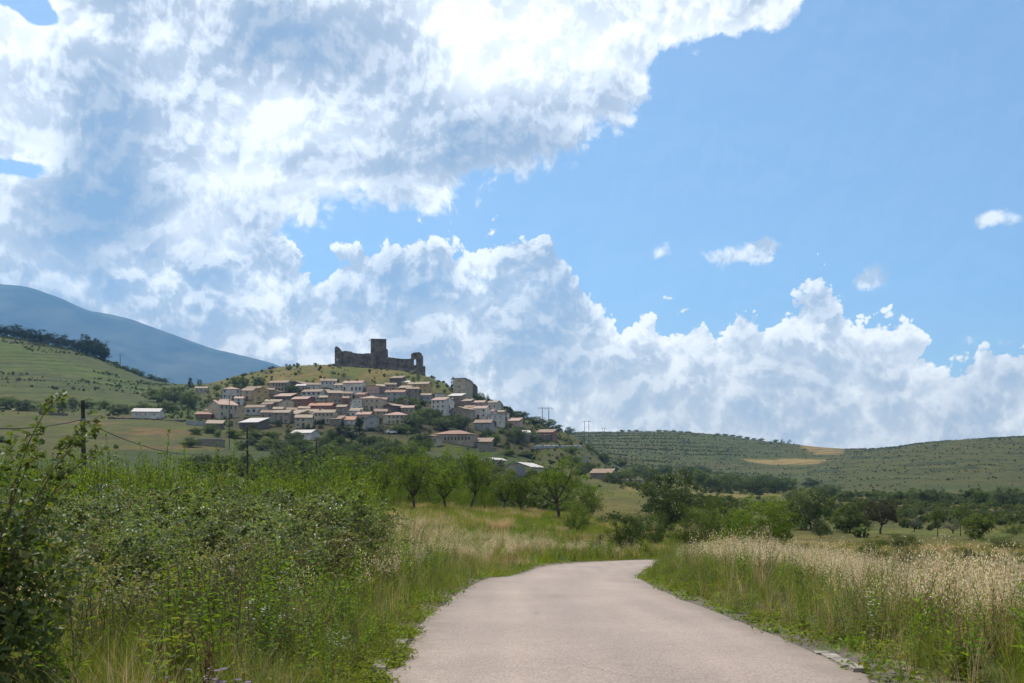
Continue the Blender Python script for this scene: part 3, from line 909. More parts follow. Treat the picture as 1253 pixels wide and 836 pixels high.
# ------------------------------------------------------------------ plant materials
M = {}
M['grass'] = leaf_mat('grass_blade', (0.138, 0.178, 0.034), 0.48, 0.6, 0.25, 0.3)
M['lush'] = leaf_mat('lush_leaf', (0.122, 0.205, 0.022), 0.48, 0.55, 0.3, 0.25)
M['dry'] = leaf_mat('dry_straw', (0.54, 0.42, 0.23), 0.35, 0.7, 0.2, 0.12, tcol=(1.1, 1.0, 0.8))
M['oat'] = leaf_mat('oat_husk', (0.84, 0.74, 0.52), 0.38, 0.6, 0.3, 0.08, tcol=(1.05, 1.0, 0.85))
M['bramble'] = leaf_mat('bramble_leaf', (0.140, 0.180, 0.072), 0.40, 0.50, 0.5, 0.13)
M['bramble_dark'] = leaf_mat('dark_bramble_leaf', (0.105, 0.145, 0.045), 0.38, 0.55, 0.35, 0.2)
M['greyleaf'] = leaf_mat('grey_green_leaf', (0.165, 0.180, 0.095), 0.36, 0.55, 0.4, 0.2)
M['reed'] = leaf_mat('sapling_leaf', (0.140, 0.215, 0.018), 0.52, 0.5, 0.35, 0.25)
M['stem'] = solid_mat('plant_stem', (0.10, 0.075, 0.045), (0.17, 0.13, 0.08), 8, 0.9)
M['dock'] = solid_mat('dock_seed', (0.085, 0.040, 0.022), (0.16, 0.075, 0.040), 12, 0.9)
M['lilac'] = leaf_mat('lilac_petal', (0.46, 0.36, 0.58), 0.4, 0.6, 0.2, 0.05, tcol=(1, 1, 1.1))
M['white'] = leaf_mat('white_petal', (0.75, 0.76, 0.72), 0.4, 0.6, 0.2, 0.03, tcol=(1, 1, 1))
M['yellow'] = leaf_mat('yellow_petal', (0.72, 0.60, 0.05), 0.4, 0.6, 0.2, 0.03, tcol=(1, 1, 0.6))
M['red'] = leaf_mat('poppy_petal', (0.62, 0.06, 0.03), 0.4, 0.6, 0.2, 0.03, tcol=(1, 0.8, 0.8))


def tints(n, a=0.72, b=1.28, warm=0.12):
    t = RNG.uniform(a, b, (n, 1)) * np.ones((n, 3))
    t[:, 0] *= 1 + RNG.normal(0, warm, n); t[:, 2] *= 1 + RNG.normal(0, warm, n)
    return t.clip(0.3, 2.0)


# ------------------------------------------------------------------ small plants that are scattered
def grass_tuft(n=26, h=(0.3, 0.75), spread=0.12, w=0.007, lean=0.35, mat=0, mb=None):
    mb = mb or MB()
    a = RNG.uniform(0, 6.283, n); r = spread * np.sqrt(RNG.random(n))
    base = np.stack([np.cos(a) * r, np.sin(a) * r, np.full(n, -0.03)], 1)
    mb.blades(base, RNG.uniform(*h, n), np.abs(RNG.normal(lean, 0.22, n)), a + RNG.normal(0, 0.8, n), RNG.uniform(0.7, 1.4, n) * w, mat, tints(n))
    return mb


def oat(n=9, h=(0.75, 1.15), dense=11, spread=0.10):
    """wild oats: thin leaning stems with open, drooping panicles of pale husks, over dry basal blades"""
    mb = MB()
    grass_tuft(12, (0.25, 0.6), spread, 0.006, 0.35, 0, mb)
    for _ in range(n):
        a = RNG.uniform(0, 6.283); r = spread * math.sqrt(RNG.random()); hh = RNG.uniform(*h)
        la = RNG.uniform(0, 6.283); le = abs(RNG.normal(0.14, 0.09))
        p0 = np.array([math.cos(a) * r, math.sin(a) * r, -0.02]); ts_ = np.linspace(0, 1, 6)
        pts = p0 + np.stack([math.cos(la) * le * hh * ts_ ** 2, math.sin(la) * le * hh * ts_ ** 2, hh * ts_ - 0.06 * hh * ts_ ** 3], 1)
        mb.tube(pts, np.linspace(0.0022, 0.0012, 6), 3, 0, tints(1)[0], caps=False)
        k = dense
        t = RNG.uniform(0.66, 1.0, k)
        c = p0 + np.stack([math.cos(la) * le * hh * t ** 2, math.sin(la) * le * hh * t ** 2, hh * t - 0.06 * hh * t ** 3], 1)
        reach = (1.12 - t) * 0.22
        aa = RNG.uniform(0, 6.283, k)
        off = np.stack([np.cos(aa) * reach, np.sin(aa) * reach, RNG.uniform(-0.05, 0.02, k)], 1)
        c2 = c + off
        ax = np.stack([RNG.normal(0, 0.35, k), RNG.normal(0, 0.35, k), -np.ones(k)], 1)
        mb.leaves(c2, RNG.normal(size=(k, 3)), RNG.uniform(0.026, 0.040, k), RNG.uniform(0.007, 0.011, k), 1, tints(k, 0.8, 1.25, 0.05), ax)
    return mb


def weed(h=0.6, nl=26, L=0.07, wd=0.028, stems=3, mat=0, spread=0.10, up=0.5, flower=None, nf=5):
    mb = MB()
    for _ in range(stems):
        a = RNG.uniform(0, 6.283); r = spread * math.sqrt(RNG.random()); hh = h * RNG.uniform(0.65, 1.1)
        la = RNG.uniform(0, 6.283); le = abs(RNG.normal(0.16, 0.1))
        p0 = np.array([math.cos(a) * r, math.sin(a) * r, -0.03])
        def at_(t):
            t = np.atleast_1d(t)
            return p0 + np.stack([math.cos(la) * le * hh * t ** 2, math.sin(la) * le * hh * t ** 2, hh * t], 1)
        mb.tube(at_(np.linspace(0, 1, 4)), np.linspace(0.004, 0.0015, 4), 4, 1, (1, 1, 1), caps=False)
        t = np.linspace(0.08, 1.0, nl); az = np.arange(nl) * 2.4 + RNG.normal(0, 0.3, nl)
        size = (1.15 - 0.75 * t) * RNG.uniform(0.75, 1.25, nl)
        ax = np.stack([np.cos(az), np.sin(az), np.full(nl, up) + RNG.normal(0, 0.25, nl)], 1)
        ax /= np.linalg.norm(ax, axis=1, keepdims=True)
        c = at_(t) + ax * (L * size * 0.55)[:, None]
        nr = np.stack([-np.cos(az) * up, -np.sin(az) * up, np.ones(nl)], 1) + RNG.normal(0, 0.25, (nl, 3))
        mb.leaves(c, nr, L * size, wd * size, 0, tints(nl), ax)
        if flower is not None:
            t = RNG.uniform(0.75, 1.05, nf)
            c = at_(t) + RNG.normal(0, 0.025, (nf, 3))
            for k in range(5):
                az = k * 1.257 + RNG.normal(0, 0.1, nf)
                ax = np.stack([np.cos(az), np.sin(az), np.full(nf, 0.25)], 1)
                mb.leaves(c + ax * flower * 0.5, np.stack([-np.cos(az) * .3, -np.sin(az) * .3, np.ones(nf)], 1), flower, flower * 0.8, 2, tints(nf, 0.85, 1.1, 0.03), ax)
    return mb


def bramble(rad=0.55, n=300, L=0.060, canes=7, h=0.6):
    """a tangle of arching canes with leaflets in threes"""
    mb = MB()
    for _ in range(canes):
        a = RNG.uniform(0, 6.283); reach = rad * RNG.uniform(0.8, 1.9); hh = h * RNG.uniform(0.7, 1.25)
        t = np.linspace(0, 1, 8)
        st = RNG.normal(0, 0.15, 2)
        pts = np.stack([st[0] + np.cos(a) * reach * t + 0.1 * np.sin(t * 4 + a), st[1] + np.sin(a) * reach * t, hh * (2.1 * t - 1.5 * t * t) * 1.2 - 0.1], 1)
        mb.tube(pts, np.linspace(0.006, 0.002, 8), 4, 1, (1, 1, 1), caps=False)
        k = 16
        tt = RNG.uniform(0.2, 1, k)
        c = np.stack([np.interp(tt, t, pts[:, i]) for i in range(3)], 1)
        for j in range(3):
            ax = RNG.normal(size=(k, 3)); ax[:, 2] *= 0.4; ax /= np.linalg.norm(ax, axis=1, keepdims=True)
            nr = np.stack([RNG.normal(0, 0.5, k), RNG.normal(0, 0.5, k), np.ones(k)], 1)
            mb.leaves(c + ax * L * 0.7, nr, L * RNG.uniform(0.75, 1.2, k), L * 0.68 * RNG.uniform(0.8, 1.2, k), 0, tints(k), ax)
    d = RNG.normal(size=(n, 3)); d[:, 2] = np.abs(d[:, 2]); d /= np.linalg.norm(d, axis=1, keepdims=True)
    c = d * (RNG.random((n, 1)) ** 0.45) * np.array([rad, rad, h]) + np.array([0, 0, 0.03])
    nr = d * 0.6 + RNG.normal(0, 0.5, (n, 3)) + np.array([0, 0, 0.6])
    mb.leaves(c, nr, L * RNG.uniform(0.65, 1.25, n), L * 0.66 * RNG.uniform(0.7, 1.2, n), 0, tints(n))
    return mb


def sapling(h=2.2, stems=4, n=46, L=0.11, wd=0.028, spread=0.35):
    mb = MB()
    for _ in range(stems):
        a = RNG.uniform(0, 6.283); r = spread * math.sqrt(RNG.random()); hh = h * RNG.uniform(0.6, 1.08)
        la = RNG.uniform(0, 6.283); le = abs(RNG.normal(0.10, 0.07))
        p0 = np.array([math.cos(a) * r, math.sin(a) * r, -0.05])
        t = np.linspace(0, 1, 5)
        f = lambda t: p0 + np.stack([math.cos(la) * le * hh * t ** 2, math.sin(la) * le * hh * t ** 2, hh * t], 1)
        mb.tube(f(t), np.linspace(0.012, 0.003, 5), 4, 1, (1, 1, 1), caps=False)
        t = RNG.uniform(0.12, 1.02, n); az = RNG.uniform(0, 6.283, n)
        ax = np.stack([np.cos(az), np.sin(az), RNG.uniform(0.5, 1.6, n)], 1); ax /= np.linalg.norm(ax, axis=1, keepdims=True)
        c = f(t) + ax * (RNG.uniform(0.3, 1.6, n) * L * (1.25 - t))[:, None]
        mb.leaves(c, RNG.normal(size=(n, 3)), L * RNG.uniform(0.7, 1.3, n), wd * RNG.uniform(0.8, 1.3, n), 0, tints(n), ax)
    return mb


def rosette(n=40, rad=0.22, L=0.06, wd=0.035, h=0.10):
    mb = MB()
    a = RNG.uniform(0, 6.283, n); r = rad * np.sqrt(RNG.random(n))
    c = np.stack([np.cos(a) * r, np.sin(a) * r, RNG.uniform(0.01, h, n)], 1)
    mb.leaves(c, RNG.normal(0, 0.4, (n, 3)) + np.array([0, 0, 1]), L * RNG.uniform(0.6, 1.3, n), wd * RNG.uniform(0.6, 1.3, n), 0, tints(n))
    return mb


def proto_coll(name, items):
    c = bpy.data.collections.new(name)
    for k, (mb, mats) in enumerate(items):
        o = mb.build('%s_%02d' % (name, k), mats, link=False)
        c.objects.link(o)
    return c


def scatter(name, coll, pts, rot, scl, idx, kind='stuff'):
    """one object; every point carries a plant of the collection (geometry nodes)"""
    me = bpy.data.meshes.new(name)
    me.vertices.add(len(pts)); me.vertices.foreach_set('co', np.asarray(pts, np.float32).ravel())
    a = me.attributes.new('rot', 'FLOAT_VECTOR', 'POINT'); a.data.foreach_set('vector', np.asarray(rot, np.float32).ravel())
    a = me.attributes.new('scl', 'FLOAT_VECTOR', 'POINT'); a.data.foreach_set('vector', np.asarray(scl, np.float32).ravel())
    a = me.attributes.new('idx', 'INT', 'POINT'); a.data.foreach_set('value', np.asarray(idx, np.int32))
    me.update()
    o = bpy.data.objects.new(name, me); COL.objects.link(o); tag(o, kind=kind)
    ng = bpy.data.node_groups.new(name + '_nodes', 'GeometryNodeTree')
    ng.interface.new_socket('Geometry', in_out='INPUT', socket_type='NodeSocketGeometry')
    ng.interface.new_socket('Geometry', in_out='OUTPUT', socket_type='NodeSocketGeometry')
    gi = ng.nodes.new('NodeGroupInput'); go = ng.nodes.new('NodeGroupOutput')
    ci = ng.nodes.new('GeometryNodeCollectionInfo'); ci.inputs['Collection'].default_value = coll
    ci.inputs['Separate Children'].default_value = True; ci.inputs['Reset Children'].default_value = True
    ip = ng.nodes.new('GeometryNodeInstanceOnPoints'); ip.inputs['Pick Instance'].default_value = True
    def named(nm, typ):
        n = ng.nodes.new('GeometryNodeInputNamedAttribute'); n.data_type = typ; n.inputs['Name'].default_value = nm
        return n.outputs['Attribute']
    L = ng.links.new
    L(gi.outputs[0], ip.inputs['Points']); L(ci.outputs[0], ip.inputs['Instance'])
    L(named('rot', 'FLOAT_VECTOR'), ip.inputs['Rotation']); L(named('scl', 'FLOAT_VECTOR'), ip.inputs['Scale']); L(named('idx', 'INT'), ip.inputs['Instance Index'])
    L(ip.outputs[0], go.inputs[0])
    md = o.modifiers.new('scatter', 'NODES'); md.node_group = ng
    return o


def place(name, coll, x, y, smin=0.8, smax=1.25, zoff=0.0, tilt=0.10, nsel=None, squash=None):
    n = len(x)
    if n == 0: return None
    z = height(x, y) + zoff
    rot = np.stack([RNG.normal(0, tilt, n), RNG.normal(0, tilt, n), RNG.uniform(0, 6.283, n)], 1)
    s = RNG.uniform(smin, smax, n) if not hasattr(smin, '__len__') else np.asarray(smin)
    scl = np.stack([s, s, s * (1 if squash is None else squash)], 1)
    k = len(coll.objects)
    idx = RNG.integers(0, k, n) if nsel is None else nsel
    return scatter(name, coll, np.stack([x, y, z], 1), rot, scl, idx)


def sample(n, x0, x1, y0, y1, fn, logy=False):
    """n tries in a rectangle of the ground, kept with probability fn(x, y)"""
    x = RNG.uniform(x0, x1, n)
    y = np.exp(RNG.uniform(math.log(y0), math.log(y1), n)) if logy else RNG.uniform(y0, y1, n)
    k = RNG.random(n) < fn(x, y)
    return x[k], y[k]


def wedge(n, p0, p1, y0, y1, fn, power=1.0):
    """n tries spread evenly over the ground of a wedge between two bearings (pixel columns) and two depths"""
    y = y0 + (y1 - y0) * RNG.random(n) ** (1.0 / (1 + power))
    x = (RNG.uniform(p0, p1, n) - CX) / F * y
    k = RNG.random(n) < fn(x, y)
    return x[k], y[k]


def side_of(x, y):
    d, s = road_dist(x, y)
    return np.where(d < HALF, 0.0, (d - HALF) * s)          # 0 on the road itself, < 0 left verge, > 0 right verge; magnitude = metres from the road's edge


C_GRASS = proto_coll('grass_tuft', [(grass_tuft(30, (0.28, 0.62), 0.14), [M['grass']]), (grass_tuft(26, (0.35, 0.80), 0.13, 0.006, 0.45), [M['grass']]),
                                    (grass_tuft(24, (0.2, 0.5), 0.15, 0.008, 0.5), [M['lush']]), (grass_tuft(18, (0.4, 0.85), 0.12, 0.005, 0.3), [M['dry']])])
C_OAT = proto_coll('wild_oat', [(oat(9), [M['dry'], M['oat']]), (oat(7, (0.6, 1.0), 14), [M['dry'], M['oat']]), (oat(12, (0.7, 1.1), 9, 0.14), [M['dry'], M['oat']])])
C_WEED = proto_coll('weed', [(weed(0.62, 30, 0.075, 0.030, 3), [M['lush'], M['stem']]), (weed(0.75, 34, 0.085, 0.022, 4), [M['lush'], M['stem']]),
                             (weed(0.5, 26, 0.055, 0.034, 5, spread=0.16), [M['lush'], M['stem']]), (weed(0.8, 40, 0.06, 0.014, 5, spread=0.15, up=0.9), [M['greyleaf'], M['stem']]),
                             (weed(0.55, 24, 0.06, 0.02, 4, spread=0.14, flower=0.012, nf=9), [M['greyleaf'], M['stem'], M['white']]),
                             (weed(0.72, 22, 0.125, 0.050, 3), [M['lush'], M['stem']]), (weed(0.5, 20, 0.10, 0.065, 4, spread=0.16, up=0.3), [M['grass'], M['stem']])])
C_BRAMBLE = proto_coll('bramble', [(bramble(), [M['bramble'], M['stem']]), (bramble(0.5, 270, 0.070, 8, 0.7), [M['bramble'], M['stem']]), (bramble(0.6, 320, 0.054, 6, 0.5), [M['greyleaf'], M['stem']])])
C_SAP = proto_coll('sapling', [(sapling(), [M['reed'], M['stem']]), (sapling(1.9, 5, 42, 0.10, 0.03), [M['reed'], M['stem']]), (sapling(2.5, 3, 60, 0.12, 0.026), [M['lush'], M['stem']])])
C_LOW = proto_coll('low_leaf', [(rosette(), [M['lush']]), (rosette(50, 0.28, 0.05, 0.03, 0.14), [M['grass']])])

# tufts for the meadows farther off: a square metre each
def patch(h, w, mat_split=None, n=70, spread=0.55):
    return grass_tuft(n, h, spread, w, 0.4)


C_MEADOW = proto_coll('meadow_patch', [(patch((0.25, 0.6), 0.016), [M['grass']]), (patch((0.2, 0.5), 0.018), [M['lush']]), (patch((0.3, 0.75), 0.014), [M['dry']]), (patch((0.3, 0.7), 0.014), [M['grass']])])

# ------------------------------------------------------------------ left verge
def f_left_grass(x, y):
    s = side_of(x, y)
    k = (s < -0.05)
    return k * np.where(s > -1.2, 0.55 + 0.45 * sstep(-0.1, -0.7, s), 0.85) * (0.45 + 0.55 * sstep(0.3, 0.55, fbm(x * 0.9, y * 0.9, 201, 3)))


x, y = wedge(7600, -330, 640, 3.4, 13, f_left_grass, 0.8)
s = side_of(x, y)
sc_ = RNG.uniform(0.6, 1.1, len(x)) * (0.45 + 0.55 * sstep(0.0, -1.3, s)) * (0.6 + 0.7 * fbm(x * 0.6, y * 0.6, 203, 3))
sel = RNG.choice([0, 1, 2, 3], len(x), p=[0.36, 0.28, 0.24, 0.12])
place('grass', C_GRASS, x, y, sc_, nsel=sel)
x, y = wedge(8500, -150, 720, 12, 34, f_left_grass, 0.8)
s = side_of(x, y); sc_ = RNG.uniform(0.8, 1.35, len(x)) * (0.5 + 0.5 * sstep(0.0, -1.3, s))
place('grass', C_GRASS, x, y, sc_, nsel=RNG.choice([0, 1, 2, 3], len(x), p=[0.40, 0.32, 0.13, 0.15]))


# bright broad leaved weeds in drifts
def f_left_weed(x, y):
    s = side_of(x, y); px = CX + x / y * F
    d = sstep(0.46, 0.60, fbm(x * 0.55 + 3, y * 0.4, 211, 3))
    return (s < -0.25) * (0.25 + 0.75 * d) * np.where(px > 230, 1.0, 0.5)


x, y = wedge(5200, -60, 640, 5.2, 28, f_left_weed, 0.6)
s = side_of(x, y); sc_ = RNG.uniform(0.75, 1.5, len(x)) * (0.5 + 0.6 * sstep(-0.2, -1.5, s))
place('weeds', C_WEED, x, y, sc_, nsel=RNG.choice(7, len(x), p=[0.22, 0.16, 0.10, 0.19, 0.03, 0.18, 0.12]))


# dry oats along the left bend
def f_left_oat(x, y):
    s = side_of(x, y); px = CX + x / y * F
    core = sstep(430, 490, px) * sstep(-0.7, -1.5, s) * (1 - sstep(8, 12, -s)) * sstep(14, 18, y)
    sparse = 0.20 * (s < -0.8)
    return np.clip(core * (0.35 + 0.65 * sstep(0.38, 0.55, fbm(x * 0.35, y * 0.35, 221, 3))) + sparse, 0, 1)


x, y = wedge(3000, -50, 790, 7, 48, f_left_oat, 0.7)
place('dry_grass', C_OAT, x, y, RNG.uniform(0.7, 1.1, len(x)) * (0.65 + 0.6 * fbm(x * 0.35, y * 0.35, 223, 3)))


# brambles over the bank on the left
def f_bramble(x, y):
    s = side_of(x, y); px = CX + x / y * F
    lim = np.interp(y, [8, 11, 15, 20, 26], [90, 280, 430, 455, 420])
    return (px < lim + 60 * (fbm(x * 0.5, y * 0.5, 231, 3) - 0.5)) * (s < -1.6) * 0.95


x, y = wedge(620, -260, 470, 8.4, 25, f_bramble, 0.9)
hgt = np.clip(0.25 + 0.085 * (y - 8.5), 0.1, 0.95) * RNG.uniform(0.3, 1.0, len(x)) + 0.25 * (fbm(x * 0.4, y * 0.4, 233, 3) - 0.5)
place('bramble_undergrowth', C_BRAMBLE, x, y, 0.75, 1.2, zoff=hgt, tilt=0.25, nsel=RNG.choice(3, len(x), p=[0.34, 0.28, 0.38]))


# the band of bright saplings and reeds behind
def f_sap(x, y):
    px = CX + x / y * F
    return (px < 470 - (y - 30) * 1.0) * (0.55 + 0.45 * sstep(0.35, 0.5, fbm(x * 0.2, y * 0.2, 241, 3)))


x, y = wedge(2100, -120, 480, 25, 52, f_sap, 1.0)
place('sapling_undergrowth', C_SAP, x, y, RNG.uniform(0.8, 1.3, len(x)) * (0.75 + 0.5 * fbm(x * 0.15, y * 0.15, 243, 3)), tilt=0.06)


x, y = wedge(420, 395, 610, 76, 96, lambda x, y: 0.9 * sstep(0.38, 0.5, fbm(x * 0.25, y * 0.2, 247, 3)), 0.5)
place('sapling_undergrowth', C_SAP, x, y, 0.55, 1.0, tilt=0.08)


# meadow between the road's bend and the almond trees
def f_meadow(x, y):
    s = side_of(x, y)
    return (np.abs(s) > 0.4) * np.where(s > 0, (y > 47) * 1.0, 1.0)


x, y = wedge(7000, 380, 1330, 32, 100, f_meadow, 0.5)
dryp = sstep(0.50, 0.64, fbm(x * 0.12, y * 0.12, 251, 3))
pxm = CX + x / y * F
dryz = (1 - sstep(580, 640, pxm)) * (1 - sstep(46, 60, y))
sel = np.where(RNG.random(len(x)) < 0.10 + 0.12 * dryp + 0.5 * dryz * dryp + 0.25 * sstep(850, 950, pxm) + 0.3 * dryp * sstep(72, 84, y), 2, RNG.choice([0, 1, 3], len(x)))
s = side_of(x, y)
sc_ = RNG.uniform(0.7, 1.2, len(x)) * np.where(y > 60, 0.8, 1.0) * np.where((s > 0), 0.8, 1.0)
place('meadow_grass', C_MEADOW, x, y, sc_, nsel=sel)
x, y = wedge(900, 640, 1000, 30, 60, lambda x, y: (np.abs(side_of(x, y)) > 0.4) * 0.9, 0.7)
place('weeds', C_WEED, x, y, 0.6, 1.3)

# lush fringe right at the asphalt
def f_fringe(x, y):
    s = side_of(x, y)
    return ((s < -0.05) & (s > -0.75)) * 0.9 + ((s > 0.08) & (s < 0.9)) * 0.6


x, y = sample(16000, -3, 16, 5, 50, f_fringe)
place('low_weeds', C_LOW, x, y, 0.45, 1.2)
x, y = sample(5200, -1.6, -0.6, 4.5, 11, lambda x, y: 0.9 * (side_of(x, y) > -0.6) * (side_of(x, y) < -0.02) * sstep(0.40, 0.55, fbm(x * 0, y * 1.1, 281, 3)))
place('low_weeds', C_LOW, x, y, 0.35, 0.9)


# ------------------------------------------------------------------ right verge
def f_right_weed(x, y):
    s = side_of(x, y)
    return (s > 0.25) * np.clip(1.25 - s * 0.30, 0.22, 1) * (0.35 + 0.65 * sstep(0.35, 0.55, fbm(x * 0.6, y * 0.5, 261, 3)))


x, y = wedge(7000, 760, 1720, 5.2, 42, f_right_weed, 0.5)
s = side_of(x, y); sc_ = RNG.uniform(0.65, 1.15, len(x)) * (0.45 + 0.55 * sstep(0.2, 1.1, s))
place('weeds', C_WEED, x, y, sc_, nsel=RNG.choice(7, len(x), p=[0.22, 0.18, 0.12, 0.245, 0.015, 0.13, 0.09]))
x, y = wedge(9600, 760, 1750, 4.6, 40, lambda x, y: (side_of(x, y) > 0.3) * np.clip(1.1 - side_of(x, y) * 0.1, 0.2, 1) * 0.9, 0.6)
s = side_of(x, y); sc_ = RNG.uniform(0.7, 1.2, len(x)) * (0.4 + 0.6 * sstep(0.2, 1.3, s))
place('grass', C_GRASS, x, y, sc_, nsel=RNG.choice([0, 1, 2, 3], len(x), p=[0.36, 0.26, 0.12, 0.26]))


def f_right_oat(x, y):
    s = side_of(x, y)
    band_ = sstep(0.9, 2.2, s) * (1 - 0.88 * sstep(4.0, 6.0, s))
    return band_ * (0.10 + 0.90 * sstep(0.40, 0.56, fbm(x * 0.4, y * 0.4, 271, 3)))


x, y = wedge(7800, 770, 1730, 5.6, 40, f_right_oat, 0.55)
place('dry_grass', C_OAT, x, y, RNG.uniform(0.65, 1.1, len(x)) * (0.55 + 0.75 * fbm(x * 0.45, y * 0.45, 273, 3)))
# stubble and thin dry stalks on the brown field
x, y = wedge(1100, 900, 1500, 15, 46, lambda x, y: (side_of(x, y) > 6.5) * 0.9, 0.6)
place('stubble', C_MEADOW, x, y, 0.3, 0.5, nsel=np.full(len(x), 2), squash=0.8)

# ------------------------------------------------------------------ scrub on the far slopes: beyond counting
def bush_far(n=70, rad=1.2, L=0.7):
    mb = MB()
    d = RNG.normal(size=(n, 3)); d /= np.linalg.norm(d, axis=1, keepdims=True)
    c = d * (RNG.random((n, 1)) ** 0.4) * np.array([rad, rad, rad * 0.75]) + np.array([0, 0, rad * 0.7])
    mb.leaves(c, d + RNG.normal(0, 0.5, (n, 3)), L * RNG.uniform(0.6, 1.2, n), L * 0.8 * RNG.uniform(0.6, 1.2, n), 0, tints(n))
    return mb


M['scrub'] = leaf_mat('scrub_leaf', (0.075, 0.105, 0.030), 0.3, 0.7, 0.2, 0.25, nscale=0.02)
M['scrub_dark'] = leaf_mat('dark_scrub_leaf', (0.060, 0.086, 0.028), 0.3, 0.7, 0.2, 0.2, nscale=0.02)
C_SCRUB = proto_coll('scrub', [(bush_far(), [M['scrub']]), (bush_far(80, 1.0), [M['scrub_dark']]), (bush_far(60, 1.5), [M['scrub']])])


def f_terr(x, y):
    z = height(x, y)
    ph = ((z + 26 * 0 + 6 * fbm(x * 0.006, y * 0.006, 301, 3)) / 5.6) % 1.0
    rows = sstep(0.0, 0.08, ph) * (1 - sstep(0.28, 0.4, ph))
    v = fbm(x * 0.006, y * 0.006, 303, 3)
    return (0.16 + 0.84 * rows) * (0.22 + 0.78 * sstep(0.44, 0.56, v))


x, y = wedge(90000, 690, 1320, 640, 1420, f_terr, 0.6)
far_f = np.ones(len(x), bool)
for pts in ([(978, 546), (1046, 547.5), (1030, 558), (1000, 558)], [(905, 561), (965, 560), (1015, 560.5), (1006, 568), (925, 568)]):
    P = np.array([hit(*p, 800, 3000) for p in pts])
    inside = np.ones(len(x), bool)
    n = len(P)
    ar = sum(P[k, 0] * P[(k + 1) % n, 1] - P[(k + 1) % n, 0] * P[k, 1] for k in range(n)); sg = 1 if ar > 0 else -1
    for k in range(n):
        a, b = P[k], P[(k + 1) % n]
        inside &= sg * ((b[0] - a[0]) * (y - a[1]) - (b[1] - a[1]) * (x - a[0])) > 0
    far_f &= ~inside
x, y = x[far_f], y[far_f]
place('hillside_scrub', C_SCRUB, x, y, 0.18 + 0.62 * RNG.random(len(x)) ** 3, tilt=0.0)


def f_lhill(x, y):
    z = height(x, y)
    ph = ((z + 8 * fbm(x * 0.01, y * 0.01, 311, 3)) / 6.5) % 1.0
    rows = sstep(0.0, 0.1, ph) * (1 - sstep(0.25, 0.4, ph))
    v = fbm(x * 0.012, y * 0.012, 313, 3)
    foot = 1 - sstep(455, 520, y)
    return np.clip((0.08 + 0.5 * rows) * sstep(0.42, 0.58, v) + 0.5 * foot * sstep(0.35, 0.5, v), 0, 1)


x, y = wedge(22000, -80, 250, 432, 800, f_lhill, 0.7)
place('hillside_scrub', C_SCRUB, x, y, 0.18 + 0.75 * RNG.random(len(x)) ** 3, tilt=0.0)
x, y = wedge(6500, 245, 700, 380, 660, lambda x, y: 0.10 + 0.75 * sstep(0.5, 0.62, fbm(x * 0.03, y * 0.03, 321, 3)) * (1 - 0.8 * sstep(560, 590, y)), 0.8)
place('hillside_scrub', C_SCRUB, x, y, 0.25 + 0.9 * RNG.random(len(x)) ** 2, tilt=0.0)
x, y = wedge(6000, 640, 1330, 105, 640, lambda x, y: 0.05 + 0.9 * sstep(0.52, 0.62, fbm(x * 0.02, y * 0.008, 331, 3)), 0.4)
place('valley_scrub', C_SCRUB, x, y, 0.35, 1.1, tilt=0.0)
x, y = wedge(2600, -60, 700, 100, 330, lambda x, y: 0.9 * sstep(0.40, 0.52, fbm(x * 0.02, y * 0.012, 341, 3)), 0.4)
place('valley_scrub', C_SCRUB, x, y, 0.5, 1.5, tilt=0.0)
# ------------------------------------------------------------------ trees
M['bark'] = solid_mat('bark', (0.060, 0.045, 0.032), (0.12, 0.095, 0.070), 6, 0.95, bump=0.8, bscale=20)
M['almond'] = leaf_mat('almond_leaf', (0.105, 0.170, 0.022), 0.46, 0.5, 0.35, 0.25)
M['dark_tree'] = leaf_mat('dark_tree_leaf', (0.062, 0.096, 0.024), 0.36, 0.5, 0.35, 0.2, nscale=0.15)
M['bright_tree'] = leaf_mat('bright_tree_leaf', (0.135, 0.215, 0.018), 0.48, 0.5, 0.35, 0.2, nscale=0.2)
M['mid_tree'] = leaf_mat('mid_tree_leaf', (0.085, 0.130, 0.028), 0.42, 0.55, 0.3, 0.25, nscale=0.08)
M['olive_tree'] = leaf_mat('olive_leaf', (0.095, 0.115, 0.075), 0.25, 0.5, 0.4, 0.15, tcol=(1, 1.1, 0.7), nscale=0.2)
M['blue_tree'] = leaf_mat('grey_blue_leaf', (0.115, 0.150, 0.140), 0.25, 0.5, 0.4, 0.1, tcol=(0.9, 1.1, 1.0), nscale=0.2)
M['pine'] = leaf_mat('pine_needles', (0.024, 0.042, 0.017), 0.15, 0.6, 0.25, 0.2, nscale=0.1)
M['brown_tree'] = leaf_mat('bronze_leaf', (0.058, 0.055, 0.030), 0.3, 0.55, 0.3, 0.2, nscale=0.2)


